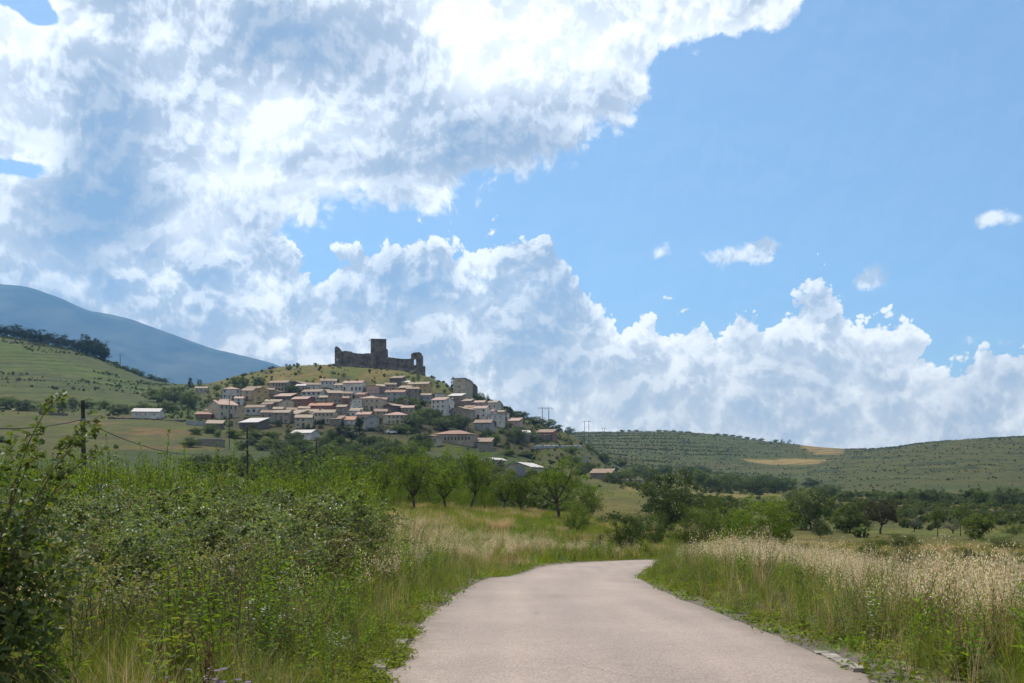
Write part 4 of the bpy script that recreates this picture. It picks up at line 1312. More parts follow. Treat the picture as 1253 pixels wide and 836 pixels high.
def gen_tree(h=4.5, cw=3.6, base=0.28, tr=0.11, limbs=5, clumps=60, per=60, leaf=0.11, lw=0.45, lean=0.0, rough=0.35, clump_r=0.42, bottom=0.30, stems=1, shape='round', sides=6, hollow=0.5):
    """trunk with limbs (one mesh) and a crown of leaves in uneven clumps (one mesh)"""
    tk, cr = MB(), MB()
    ch = h * (1 - bottom); cz = h * bottom + ch * 0.5
    la = RNG.uniform(0, 6.283)
    ends = []
    for s in range(stems):
        st = np.array([0.0, 0.0, -0.3]) if stems == 1 else np.array([*(RNG.normal(0, 0.12 * cw * 0.4, 2)), -0.3])
        la_s = la + s * 6.283 / stems
        k = np.linspace(0, 1, 5)
        top_ = np.array([math.cos(la_s) * lean * h, math.sin(la_s) * lean * h, h * base])
        mid = st + (top_ - st) * k[:, None] + np.stack([np.sin(k * 3.1) * RNG.normal(0, 0.02) * h, np.sin(k * 3.1) * RNG.normal(0, 0.02) * h, 0 * k], 1)
        tk.tube(mid, np.linspace(tr * 1.3, tr * 0.75, 5) / math.sqrt(stems), sides, 0)
        nl = max(2, limbs // stems)
        for i in range(nl):
            a = la_s + i * 6.283 / nl + RNG.normal(0, 0.4)
            rr_ = cw * 0.5 * RNG.uniform(0.45, 0.9); zz = cz + ch * 0.5 * RNG.uniform(-0.2, 0.75)
            if shape == 'cone': rr_ *= 0.5
            e = np.array([math.cos(a) * rr_, math.sin(a) * rr_, zz]) + np.array([top_[0] * 0.6, top_[1] * 0.6, 0])
            t = np.linspace(0, 1, 6)[:, None]
            ctrl = mid[-1] * 0.4 + e * 0.6 + np.array([0, 0, -0.12 * h]) * (1 if shape != 'cone' else 0)
            pts = (1 - t) ** 2 * mid[-1] + 2 * t * (1 - t) * ctrl + t * t * e
            pts[1:-1] += RNG.normal(0, 0.015 * h, (4, 3))
            tk.tube(pts, np.linspace(tr * 0.55, tr * 0.12, 6), max(4, sides - 1), 0)
            ends += [pts[-1], pts[-2], pts[-3]]
            for j in range(3):
                b = pts[RNG.integers(2, 5)]
                d = RNG.normal(size=3); d[2] = abs(d[2]) * 0.7; d /= np.linalg.norm(d)
                q = b + d * cw * 0.28
                tk.tube(np.array([b, (b + q) / 2 + RNG.normal(0, 0.02 * h, 3), q]), [tr * 0.22, tr * 0.14, tr * 0.06], 4, 0)
                ends.append(q)
    C = []
    ends = np.array(ends)
    off = np.array([ends[:, 0].mean() * 0.5, ends[:, 1].mean() * 0.5, 0])
    while len(C) < clumps:
        d = RNG.normal(size=3); d /= np.linalg.norm(d)
        r = RNG.random() ** (1 / 3.0)
        r = hollow + (1 - hollow) * r if RNG.random() < 0.8 else r
        # uneven outline: the radius varies with direction
        lump = 1 + rough * (math.sin(d[0] * 4.1 + la) * math.sin(d[1] * 3.7 + 2 * la) + 0.5 * math.sin(d[2] * 6 + la * 3))
        p = d * r * lump * np.array([cw * 0.5, cw * 0.5, ch * 0.5])
        if shape == 'cone':
            t = RNG.random() ** 1.2; a = RNG.uniform(0, 6.283); rad = cw * 0.5 * (1 - t) ** 0.8 * RNG.uniform(0.5, 1.05)
            p = np.array([math.cos(a) * rad, math.sin(a) * rad, (t - 0.5) * ch])
        if shape == 'column':
            t = RNG.random(); a = RNG.uniform(0, 6.283); rad = cw * 0.5 * math.sin(math.pi * (0.12 + 0.86 * t)) ** 0.6 * RNG.uniform(0.4, 1.05)
            p = np.array([math.cos(a) * rad, math.sin(a) * rad, (t - 0.5) * ch])
        if shape == 'dome' and p[2] < -0.15 * ch:
            p[2] *= 0.55
        C.append(p + np.array([0, 0, cz]) + off)
    C = np.array(C)
    if shape in ('round', 'open'):
        k = min(len(C), len(ends)); C[:k] = C[:k] * 0.35 + ends[RNG.permutation(len(ends))[:k]] * 0.65
    sizes = RNG.uniform(0.6, 1.35, len(C)) * clump_r
    n = per
    cc = np.repeat(C, n, 0); ss = np.repeat(sizes, n)
    pos = cc + RNG.normal(0, 0.5, cc.shape) * ss[:, None] * np.array([1, 1, 0.75])
    nr = (pos - np.array([off[0], off[1], cz])) * np.array([1, 1, 1.2]); nr /= np.maximum(np.linalg.norm(nr, axis=1, keepdims=True), 1e-6)
    nr = nr * 0.7 + RNG.normal(0, 0.55, nr.shape) + np.array([0, 0, 0.35])
    tn = tints(len(pos), 0.75, 1.25) * np.repeat(RNG.uniform(0.75, 1.25, (len(C), 1)), n, 0)
    cr.leaves(pos, nr, leaf * RNG.uniform(0.6, 1.3, len(pos)), leaf * lw * RNG.uniform(0.7, 1.3, len(pos)), 0, tn)
    return tk, cr, h, cw


PROTO = {}


def proto(kind, name, mat, cat, **kw):
    tk, cr, h, cw = gen_tree(**kw)
    tm = tk.mesh('trunk', [M['bark']], True); cm = cr.mesh('crown', [M[mat]])
    zmax = max(v.co.z for v in cm.vertices); xs = sorted(v.co.x for v in cm.vertices); n = len(xs)
    PROTO.setdefault(kind, []).append((name, tm, cm, zmax, xs[int(n * .99)] - xs[int(n * .01)], cat))


for k in range(4):
    proto('almond', 'almond_tree', 'almond', 'tree', h=4.8, cw=3.8, base=0.24, tr=0.13, limbs=6, clumps=80, per=36, leaf=0.19, lw=0.42, lean=0.06 * k, clump_r=0.42, bottom=0.15, shape='open', rough=0.5, hollow=0.35)
proto('lone', 'almond_tree', 'almond', 'tree', h=6.0, cw=5.4, base=0.28, tr=0.16, limbs=6, clumps=90, per=40, leaf=0.19, lw=0.42, lean=0.10, clump_r=0.42, bottom=0.34, shape='open', rough=0.7, hollow=0.3)
for k in range(3):
    proto('bush', 'bush', 'mid_tree', 'bush', h=2.0, cw=2.6, base=0.2, tr=0.05, limbs=8, clumps=70, per=80, leaf=0.085, lw=0.5, stems=4, clump_r=0.32, bottom=0.02, shape='dome', rough=0.35)
for k in range(2):
    proto('darkbush', 'bush', 'dark_tree', 'bush', h=2.0, cw=2.6, base=0.2, tr=0.05, limbs=8, clumps=80, per=85, leaf=0.08, lw=0.5, stems=4, clump_r=0.30, bottom=0.02, shape='dome', rough=0.4)
for k in range(2):
    proto('bright', 'shrubby_tree', 'bright_tree', 'tree', h=4.6, cw=5.2, base=0.14, tr=0.10, limbs=10, clumps=170, per=60, leaf=0.17, lw=0.42, stems=5, clump_r=0.45, bottom=0.03, shape='crown', rough=0.28, hollow=0.25)
for k in range(3):
    proto('dark', 'broadleaf_tree', 'dark_tree', 'tree', h=6.5, cw=7.2, base=0.22, tr=0.2, limbs=6, clumps=110, per=60, leaf=0.30, lw=0.6, clump_r=0.85, bottom=0.04, shape='crown', rough=0.35)
for k in range(3):
    proto('mid', 'broadleaf_tree', 'mid_tree', 'tree', h=6.5, cw=6.0, base=0.25, tr=0.18, limbs=6, clumps=90, per=46, leaf=0.36, lw=0.6, clump_r=0.8, bottom=0.05, shape='crown', rough=0.4)
proto('brown', 'broadleaf_tree', 'brown_tree', 'tree', h=5.5, cw=5.2, base=0.25, tr=0.18, limbs=6, clumps=100, per=50, leaf=0.22, lw=0.5, clump_r=0.6, bottom=0.16, shape='dome', rough=0.3)
proto('thin', 'young_tree', 'mid_tree', 'tree', h=4.5, cw=2.6, base=0.40, tr=0.08, limbs=4, clumps=26, per=46, leaf=0.17, lw=0.5, clump_r=0.42, bottom=0.40, shape='open', rough=0.6)
proto('olive', 'olive_tree', 'olive_tree', 'tree', h=3.6, cw=3.8, base=0.25, tr=0.16, limbs=5, clumps=60, per=60, leaf=0.16, lw=0.35, clump_r=0.5, bottom=0.16, shape='dome', rough=0.3)
proto('blue', 'olive_tree', 'blue_tree', 'tree', h=5.5, cw=7.0, base=0.25, tr=0.16, limbs=5, clumps=70, per=50, leaf=0.36, lw=0.5, clump_r=0.8, bottom=0.10, shape='dome', rough=0.3)
for k in range(3):
    proto('pine', 'pine_tree', 'pine', 'tree', h=9.0, cw=6.0, base=0.45, tr=0.2, limbs=7, clumps=60, per=44, leaf=0.5, lw=0.35, clump_r=0.85, bottom=0.10, shape='crown', rough=0.45)
proto('fir', 'conifer', 'pine', 'tree', h=9.0, cw=4.6, base=0.5, tr=0.16, limbs=8, clumps=70, per=40, leaf=0.45, lw=0.35, clump_r=0.6, bottom=0.06, shape='cone')
proto('cypress', 'cypress_tree', 'pine', 'tree', h=9.0, cw=2.0, base=0.4, tr=0.14, limbs=4, clumps=60, per=40, leaf=0.32, lw=0.35, clump_r=0.35, bottom=0.03, shape='column')

TREE_COUNT = {}


def tree(kind, px, base_py, w_px, h_px, label, group=None, Y=None, variant=None, sink=0.15):
    """base and size measured in the photograph; the tree stands on the ground there"""
    L = PROTO[kind]
    k = TREE_COUNT.get(kind, 0); TREE_COUNT[kind] = k + 1
    name, tm, cm, zmax, wid, cat = L[k % len(L) if variant is None else variant]
    if Y is None:
        x, Y = hit(px, base_py, 16 if base_py > 610 else 60)
    else:
        x = (px - CX) / F * Y
    z = H(x, Y) - sink
    hh = h_px / F * Y + sink
    if base_py is not None and Y is not None:
        top_z = CAMZ + (HY - (base_py - h_px)) / F * Y       # keep the top where it is seen
        hh = max(top_z - z, 0.4 * hh)
    ww = w_px / F * Y
    e = empty(name, (x, Y, z), RNG.uniform(0, 6.283), label, cat, group)
    sx = ww / wid; sz = hh / zmax
    e.scale = (sx, sx, sz)
    for nm, me in (('trunk', tm), ('crown', cm)):
        o = bpy.data.objects.new(nm, me); COL.objects.link(o); o.parent = e
    return e


# --- the almond orchard behind the meadow
ALM = [(412, 610, 60, 66, 88), (436, 614, 54, 64, 80), (462, 616, 52, 70, 76), (490, 612, 50, 66, 86), (505, 617, 56, 74, 74), (527, 612, 52, 74, 88), (548, 618, 60, 72, 76), (572, 618, 58, 78, 80),
       (590, 615, 44, 62, 90)]
for px, by, w, h, Y in ALM:
    tree('almond', px, by, w, h, 'bushy green almond tree in the dense orchard row beyond the meadow', 'almond trees of the orchard row', Y)
tree('almond', 617, 619, 40, 48, 'small open almond tree beside the dense orchard row', None, 84)
tree('almond', 641, 622, 44, 52, 'slender almond tree in front of the pale warehouse', None, 84)
tree('lone', 683, 627, 72, 82, 'tallest lone almond tree with a leaning dark trunk in the meadow', None, 78)
# --- bushes in the meadow and at the bend
tree('bush', 716, 622, 62, 36, 'wide green bush behind the tall lone almond tree', None, 92, 0)
tree('bush', 706, 638, 44, 26, 'low green bush below the tall lone almond tree', None, 62, 1)
tree('darkbush', 763, 670, 60, 50, 'dark rounded bush where the road bends out of sight', None, 52, 0)
tree('darkbush', 801, 650, 40, 30, 'dark bush right behind the dry grass of the bend', None, 60, 1)
tree('bush', 846, 652, 62, 42, 'broad grey green bush between the dark bush and the bright shrubby tree', None, 62, 2)
tree('dark', 823, 622, 66, 52, 'large dark dense tree standing alone past the bend', None, 125, 0)
tree('bright', 931, 662, 84, 60, 'bright yellow green shrubby tree behind the dry oats', None, 66, 0)
tree('mid', 890, 640, 46, 30, 'rounded green tree behind the big bright shrubby one', None, 92, 1)
tree('bush', 868, 626, 40, 24, 'small round bush under the large dark tree', None, 118, 0)
# --- trees of the fields on the right
tree('dark', 990, 638, 62, 44, 'dark wide crowned tree at the white track', None, 150, 1)
tree('mid', 1039, 650, 36, 38, 'round green tree beside the white track', None, 140, 0)
tree('brown', 1079, 650, 40, 40, 'bronze brown leaved tree in the fields', None, 140)
tree('olive', 1119, 647, 22, 19, 'small round grey olive tree next to the bronze tree', None, 160)
tree('thin', 1147, 652, 15, 32, 'thin young tree standing in the field', None, 130)
tree('thin', 1175, 650, 16, 36, 'sparse tall young tree next to the field oak', None, 135)
tree('mid', 1200, 658, 38, 38, 'spreading green tree on the edge of the brown field', None, 120, 1)
tree('dark', 1052, 636, 30, 26, 'dark tree half hidden behind the bronze tree', None, 170, 2)
tree('darkbush', 1004, 650, 24, 16, 'low dark bush beside the white track', None, 120, 1)
tree('olive', 1166, 648, 24, 15, 'low grey olive bush behind the thin young trees', None, 150)
tree('bush', 1240, 652, 36, 14, 'low green bush at the far end of the green field', None, 140, 1)
tree('bush', 1098, 662, 60, 12, 'long low bush on the near edge of the brown field', None, 84, 0)
tree('bush', 1230, 664, 54, 12, 'low bush clump at the far end of the brown strip', None, 84, 2)
# hedge of weeds and bushes beyond the stubble
for i, (px, by, w, h, Y, kd) in enumerate([(1068, 695, 46, 42, 46, 'bush'), (1105, 697, 40, 36, 44, 'darkbush'), (1140, 695, 44, 27, 46, 'bush'), (1180, 692, 40, 26, 50, 'darkbush'), (1215, 700, 46, 28, 44, 'bush'), (1250, 700, 40, 30, 44, 'darkbush'),
                                           (1022, 690, 36, 26, 50, 'bush'), (985, 684, 34, 22, 54, 'darkbush')]):
    tree(kd, px, by, w, h, 'scrubby bush in the hedge beyond the brown stubble field', 'bushes of the hedge beyond the stubble', Y)
# --- the tree belt of the valley floor
rv = np.random.default_rng(21)
BELT = [(708, 583, 20, 14), (722, 579, 22, 15), (752, 592, 26, 16), (770, 588, 24, 16), (782, 582, 22, 15), (797, 592, 26, 20), (842, 588, 30, 22), (862, 600, 34, 26), (880, 603, 36, 24), (858, 583, 22, 14),
        (905, 601, 34, 22), (924, 606, 40, 26), (948, 604, 34, 20), (962, 600, 28, 20), (940, 592, 22, 12), (1012, 610, 30, 18), (1096, 616, 26, 16), (1115, 614, 26, 18), (1136, 617, 30, 20), (1158, 614, 22, 14),
        (1192, 620, 32, 24), (1233, 620, 38, 26), (1214, 612, 20, 12), (1066, 612, 22, 14), (1035, 614, 24, 14), (895, 588, 22, 12), (815, 580, 20, 12), (738, 566, 18, 12), (760, 572, 20, 12), (700, 570, 22, 14),
        (990, 596, 22, 12), (970, 612, 28, 14)]
for px, by, w, h in BELT:
    tree('mid' if rv.random() < 0.6 else 'dark', px, by, w, h, 'rounded green tree of the belt along the valley floor', 'trees of the belt along the valley floor')
for px in np.arange(1112, 1256, 9.5):
    tree('olive', float(px), 629 + 0.01 * (px - 1110), 11, 7.5, 'small grey olive tree in the straight grove row', 'olive trees of the straight grove row')
for i, px in enumerate((949, 957, 965)):
    tree('mid', px + 0.5, 541.5, 6.5, 4.5, 'tiny round tree of the three on the bare hill crest', 'three trees on the hill crest')
# --- hedge of dark trees at the foot of the village
for i, px in enumerate(np.arange(352, 520, 8.0)):
    tree('dark' if i % 3 else 'mid', float(px), 561 + 2 * math.sin(i * 1.7), 19, 15 + 4 * rv.random(), 'dark tree in the continuous belt below the village', 'dark tree belt below the village')
VT = [  # trees in and round the village: px, base, width, height, kind, label
    (233, 474, 8, 12, 'fir', 'dark pointed conifer standing alone on the saddle'),
    (244, 472, 7, 8, 'pine', 'small dark pine beside the pointed conifer of the saddle'),
    (215, 494, 30, 22, 'dark', 'dark tree clump above the long pale shed'),
    (193, 492, 28, 17, 'mid', 'yellow green tree at the upper end of the long pale shed'),
    (232, 500, 26, 22, 'dark', 'big dark tree between the long shed and the first houses'),
    (206, 505, 24, 14, 'dark', 'dark low tree at the far end of the long pale shed'),
    (175, 503, 22, 12, 'mid', 'green tree hiding the wall of the long pale shed'),
    (147, 506, 26, 12, 'dark', 'dark tree at the near end of the long pale shed'),
    (128, 500, 18, 12, 'mid', 'green tree at the foot of the grassy hill'),
    (89, 501, 12, 16, 'dark', 'dark upright tree at the foot of the grassy hill'),
    (76, 502, 16, 12, 'mid', 'round tree next to the dark upright one at the hill foot'),
    (107, 500, 20, 13, 'mid', 'light green tree under the grassy hill'),
    (58, 503, 24, 12, 'mid', 'spreading tree under the grassy hill near the wooden pole'),
    (30, 502, 30, 14, 'dark', 'dark broad tree below the grassy hill'),
    (8, 500, 30, 16, 'mid', 'green broad tree below the grassy hill'),
    (232, 547, 24, 13, 'dark', 'very dark round bush beside the flat roofed hut'),
    (258, 530, 20, 12, 'mid', 'bright green bush above the flat roofed hut'),
    (240, 532, 16, 10, 'mid', 'small green tree in front of the grey yard wall'),
    (288, 536, 26, 12, 'mid', 'green garden tree below the flat roofed shed'),
    (312, 537, 20, 13, 'mid', 'light green garden tree beside the shed'),
    (332, 538, 22, 13, 'mid', 'green garden tree above the stone wall'),
    (361, 543, 24, 16, 'dark', 'dark round tree beside the long white low house'),
    (327, 522, 22, 12, 'blue', 'pale blue grey olive tree in the lower village'),
    (341, 522, 10, 9, 'dark', 'small dark tree next to the pale blue grey olive'),
    (288, 472, 12, 11, 'dark', 'dark tree above the white villa'),
    (299, 472, 12, 11, 'dark', 'second dark tree up the slope from the white villa'),
    (317, 471, 16, 10, 'dark', 'dark round tree on the turf above the top houses'),
    (265, 478, 10, 8, 'dark', 'small dark tree at the upper edge of the village'),
    (357, 482, 18, 12, 'dark', 'dark tree in front of the dark gabled barn'),
    (377, 476, 6, 8, 'fir', 'little dark conifer between the upper houses'),
    (398, 482, 10, 9, 'dark', 'dark tree beside the white house with arched openings'),
    (418, 541, 24, 24, 'pine', 'dark pine in front of the lower village'),
    (404, 541, 20, 17, 'dark', 'dark tree left of the tall pines in the lower village'),
    (440, 538, 18, 27, 'fir', 'tallest dark conifer in front of the lower village'),
    (430, 541, 18, 18, 'pine', 'dark pine between the two tallest conifers'),
    (497, 498, 26, 14, 'mid', 'green tree among the houses of the upper slope'),
    (488, 530, 22, 14, 'mid', 'pale green tree before the long cream house'),
    (469, 530, 20, 15, 'olive', 'grey green tree beside the grey gable'),
    (514, 513, 22, 14, 'mid', 'green tree above the long cream house'),
    (507, 524, 30, 18, 'dark', 'dark tree at the end of the long cream house'),
    (528, 518, 28, 20, 'dark', 'dark round tree under the tall white house'),
    (545, 526, 30, 18, 'dark', 'broad dark tree behind the school roof'),
    (563, 524, 26, 18, 'dark', 'dark tree below the beige gabled house'),
    (519, 545, 30, 16, 'dark', 'dark tree covering the near corner of the school'),
    (554, 480, 5, 19, 'cypress', 'dark narrow cypress against the tall church house'),
    (587, 492, 14, 12, 'dark', 'dark tree right below the ruined church end'),
    (596, 488, 14, 9, 'dark', 'dark tree on the slope beyond the church'),
    (618, 508, 10, 11, 'cypress', 'narrow dark cypress at the village edge'),
    (625, 510, 10, 11, 'fir', 'dark pointed tree at the village edge'),
    (636, 514, 24, 12, 'dark', 'dark green tree mass on the right slope'),
    (655, 520, 22, 11, 'dark', 'dark tree below the double power mast'),
    (672, 524, 20, 12, 'dark', 'dark tree under the right arm of the power mast'),
    (683, 528, 12, 9, 'dark', 'small dark tree at the right foot of the village hill'),
    (696, 530, 12, 8, 'dark', 'round dark tree on the low crest beyond the village'),
    (604, 545, 18, 14, 'mid', 'grey green tree beside the stone ruin below the village'),
    (598, 537, 16, 12, 'dark', 'dark tree right of the school'),
    (632, 542, 30, 18, 'dark', 'dark tree beneath the lowest white houses'),
    (650, 540, 20, 12, 'mid', 'green tree left of the retaining wall'),
    (700, 556, 20, 12, 'mid', 'green shrubby tree on the lower right slope'),
    (622, 558, 20, 9, 'mid', 'green bush on the slope above the warehouse'),
    (645, 560, 26, 9, 'mid', 'broad green bush behind the warehouse roof'),
]
for px, by, w, h, kd, lab in VT:
    tree(kd, px, by, w, h, lab)
for i in range(26):
    tree('dark' if i % 3 else 'mid', 300 + i * 9.0 + rv.uniform(-3, 3), rv.uniform(545, 556), rv.uniform(14, 22), rv.uniform(10, 16), 'dark garden tree in the ragged strip between belt and lowest houses', 'ragged garden trees under the village')
for i in range(84):
    px = rv.uniform(262, 640); by = rv.uniform(492, 541) if px < 560 else rv.uniform(515, 545)
    tree('mid' if i % 2 else 'dark', px, by, rv.uniform(6, 13), rv.uniform(4, 8), 'low dark garden shrub squeezed between the village houses', 'garden shrubs between the houses')
# --- pines along the ridge of the left hill
for i, px in enumerate(np.concatenate([np.arange(-24, 132, 4.6), np.arange(96, 132, 4.5)])):
    Y = 748 + rv.uniform(-14, 34)
    x = (px - CX) / F * Y
    row = HY - (H(x, Y) - CAMZ) / Y * F
    tall = 12 + 7 * rv.random() + (5 if 104 < px < 130 else 0)
    tree('pine', float(px), row, 11 + 5 * rv.random(), tall, 'dark pine in the dense line along the hill ridge', 'pines of the hill ridge', Y)
for i, px in enumerate((141, 153, 164, 172, 184, 193, 201)):
    Y = 752; x = (px - CX) / F * Y
    row = HY - (H(x, Y) - CAMZ) / Y * F
    tree('dark', px, row, 11, 5 + 3 * rv.random(), 'small dark bush on the lower end of the hill ridge', 'bushes at the lower end of the ridge', Y)
for i, px in enumerate(np.arange(752, 955, 9.0)):
    Y = 1396; x = (px - CX) / F * Y
    row = HY - (H(x, Y) - CAMZ) / Y * F
    if rv.random() < 0.75:
        tree('mid', float(px), row, 5 + 4 * rv.random(), 2.2 + 1.6 * rv.random(), 'tiny bush on the crest of the terraced hill', 'bushes on the crest of the terraced hill', Y)

# ------------------------------------------------------------------ single plants close to the road
def big_plant(name, mb, mats, px, Y, label, cat, scale=1.0, zoff=0.0, group=None):
    o = mb.build(name, mats)
    x = (px - CX) / F * Y
    o.location = (x, Y, H(x, Y) + zoff); o.scale = (scale,) * 3; o.rotation_euler = (0, 0, RNG.uniform(0, 6.28))
    tag(o, label, cat, group)
    return o


def dock(h=0.8, stems=4):
    mb = MB()
    for i in range(stems):
        a = RNG.uniform(0, 6.28); la = RNG.uniform(0, 6.28); le = RNG.uniform(0.05, 0.25); hh = h * RNG.uniform(0.6, 1.05)
        t = np.linspace(0, 1, 7)
        p = np.stack([0.05 * np.cos(a) + np.cos(la) * le * hh * t, 0.05 * np.sin(a) + np.sin(la) * le * hh * t, hh * t], 1)
        mb.tube(p, np.linspace(0.006, 0.002, 7), 5, 0, (1, 1, 1), caps=False)
        k = 70
        tt = RNG.uniform(0.4, 1.0, k)
        c = np.stack([np.interp(tt, t, p[:, i]) for i in range(3)], 1) + RNG.normal(0, 0.012, (k, 3))
        mb.leaves(c, RNG.normal(size=(k, 3)), 0.016, 0.013, 0, tints(k))
    return mb


big_plant('dock_plant', dock(0.80, 4), [M['dock']], 215, 7.2, 'brown seeded dock stalks standing in the grass', 'plant')
big_plant('dock_plant', dock(0.72, 5), [M['dock']], 262, 6.6, 'dark reddish dock stalks beside the lilac mallow', 'plant')
big_plant('tall_weed', weed(0.62, 16, 0.16, 0.036, 1, spread=0.01, up=0.45), [M['lush'], M['stem']], 372, 7.4, 'tall single leafy green weed near the road edge', 'plant', 1.0)
big_plant('mallow_plant', weed(0.42, 24, 0.055, 0.045, 6, spread=0.2, flower=0.026, nf=8), [M['lush'], M['stem'], M['lilac']], 245, 6.3, 'mallow with small lilac flowers at the lower edge of the meadow', 'plant')
big_plant('poppy_plant', weed(0.40, 10, 0.06, 0.02, 2, spread=0.08, flower=0.032, nf=1), [M['lush'], M['stem'], M['red']], 212, 6.2, 'red poppies low in the near grass', 'plant')
big_plant('yellow_flower', weed(0.30, 12, 0.05, 0.02, 3, spread=0.08, flower=0.03, nf=2), [M['lush'], M['stem'], M['yellow']], 1132, 6.5, 'yellow flower blooming low beside the kerb', 'plant')
big_plant('white_flower', weed(0.62, 16, 0.05, 0.02, 3, spread=0.12, flower=0.016, nf=3), [M['greyleaf'], M['stem'], M['white']], 1058, 9.0, 'white flowered weed among the verge oats', 'plant')
big_plant('dry_tussock', grass_tuft(420, (0.5, 1.1), 0.42, 0.016, 0.7), [M['dry']], 611, 55, 'brown dry tussock standing out in the green meadow', 'grass tussock', 1.0)
big_plant('dry_tussock', grass_tuft(300, (0.3, 0.6), 0.7, 0.016, 0.9), [M['dry']], 697, 50, 'low flattened brown tussock below the lone almond tree', 'grass tussock', 1.0)
# the dark bush in the brambles and the tall bramble bush at the edge of the road picture
for (px, Y, w, h, zo, lab, md) in ((376, 17.5, 1.15, 1.45, -0.1, 'dark leafy bush rising out of the grey green brambles', 'bramble_dark'),
                                   (-32, 6.6, 0.72, 1.95, -0.2, 'tall glossy bramble bush with bare arching twigs close to the camera', 'bramble_dark')):
    e = empty('bramble_bush', ((px - CX) / F * Y, Y, H((px - CX) / F * Y, Y) + zo), 0, lab, 'bush')
    fo, tw = MB(), MB()
    n = 5600 if px < 0 else 4600
    d = RNG.normal(size=(n, 3)); d /= np.linalg.norm(d, axis=1, keepdims=True)
    r = RNG.random((n, 1)) ** 0.42
    lump = 1 + 0.35 * np.sin(d[:, :1] * 5 + 1) * np.sin(d[:, 1:2] * 4) + 0.2 * np.sin(d[:, 2:] * 7)
    c = d * r * lump * np.array([w, w, h * 0.52]) + np.array([0, 0, h * 0.5])
    fo.leaves(c, d * 0.5 + RNG.normal(0, 0.5, (n, 3)) + np.array([0, 0, 0.5]), 0.062 * RNG.uniform(0.45, 1.6, n), 0.042 * RNG.uniform(0.5, 1.5, n), 0, tints(n))
    for k in range(12):
        a = RNG.uniform(0, 6.28); t = np.linspace(0, 1, 8)
        reach = w * RNG.uniform(0.6, 1.45); hh = h * RNG.uniform(0.75, 1.22)
        if k < 3 and px < 0: a = RNG.uniform(-0.5, 0.6); reach = w * 1.1; hh = h * RNG.uniform(1.15, 1.32)
        p = np.stack([np.cos(a) * reach * t ** 1.3, np.sin(a) * reach * t ** 1.3, hh * (1.7 * t - 0.75 * t * t)], 1)
        tw.tube(p, np.linspace(0.010, 0.002, 8), 5, 0, (1, 1, 1), caps=False)
        m_ = 26; tt = RNG.uniform(0.45, 1.0, m_)
        cc = np.stack([np.interp(tt, t, p[:, i]) for i in range(3)], 1)
        for j in range(3):
            ax = RNG.normal(size=(m_, 3)); ax[:, 2] *= 0.4; ax /= np.linalg.norm(ax, axis=1, keepdims=True)
            fo.leaves(cc + ax * 0.04, RNG.normal(0, 0.5, (m_, 3)) + np.array([0, 0, 1]), 0.055 * RNG.uniform(0.7, 1.2, m_), 0.038, 0, tints(m_), ax)
    fo.build('foliage', [M[md]], e); tw.build('twigs', [M['stem']], e)
# ------------------------------------------------------------------ the village
WALL = {
    'white': solid_mat('white_render', (0.416, 0.389, 0.344), (0.655, 0.621, 0.554), 0.45, 0.9, bump=0.25, detail=8),
    'cream': solid_mat('cream_render', (0.334, 0.280, 0.203), (0.542, 0.463, 0.350), 0.45, 0.9, bump=0.25, detail=8),
    'beige': solid_mat('beige_render', (0.240, 0.196, 0.140), (0.40, 0.335, 0.25), 0.45, 0.9, bump=0.25, detail=8),
    'ochre': solid_mat('ochre_render', (0.352, 0.248, 0.104), (0.55, 0.40, 0.20), 0.45, 0.9, bump=0.25, detail=8),
    'grey': solid_mat('grey_render', (0.240, 0.232, 0.216), (0.40, 0.39, 0.37), 0.45, 0.9, bump=0.25, detail=8),
    'stone': solid_mat('rubble_stone', (0.19, 0.155, 0.115), (0.32, 0.27, 0.21), 1.6, 0.95, bump=0.8, bscale=3.5),
    'brick': solid_mat('red_brick', (0.23, 0.105, 0.075), (0.31, 0.16, 0.115), 2.2, 0.92, bump=0.4),
    'pink': solid_mat('pink_render', (0.352, 0.240, 0.200), (0.53, 0.39, 0.33), 0.45, 0.9, bump=0.25, detail=8),
    'dark': solid_mat('dark_stone', (0.105, 0.085, 0.068), (0.17, 0.14, 0.115), 1.6, 0.95, bump=0.8, bscale=3.5),
}


def tile_mat(name, c1, c2):
    m, nt = new_mat(name)
    tc = nt.nodes.new('ShaderNodeTexCoord')
    w = nt.nodes.new('ShaderNodeTexWave'); w.wave_type = 'BANDS'; w.bands_direction = 'X'; w.inputs['Scale'].default_value = 1.4; w.inputs['Distortion'].default_value = 0.4
    nt.links.new(tc.outputs['Object'], w.inputs[0])
    c = ramp(nt, noise(nt, 1.1, 5, 0.65, tc.outputs['Object']), [(0.32, c1), (0.68, c2)])
    c = mixc(nt, c, ramp(nt, w.outputs['Fac'], [(0.0, (0.74, 0.72, 0.7)), (0.5, (1.05, 1.05, 1.05))]), 1.0, 'MULTIPLY')
    p = nd(nt, 'ShaderNodeBsdfPrincipled', Roughness=0.85)
    p.inputs['Specular IOR Level'].default_value = 0.3
    nt.links.new(c, p.inputs['Base Color'])
    b = nd(nt, 'ShaderNodeBump', Strength=0.6); b.inputs['Distance'].default_value = 0.08
    nt.links.new(w.outputs['Fac'], b.inputs['Height']); nt.links.new(b.outputs[0], p.inputs['Normal'])
    o = nt.nodes.new('ShaderNodeOutputMaterial'); nt.links.new(p.outputs[0], o.inputs[0])
    return m


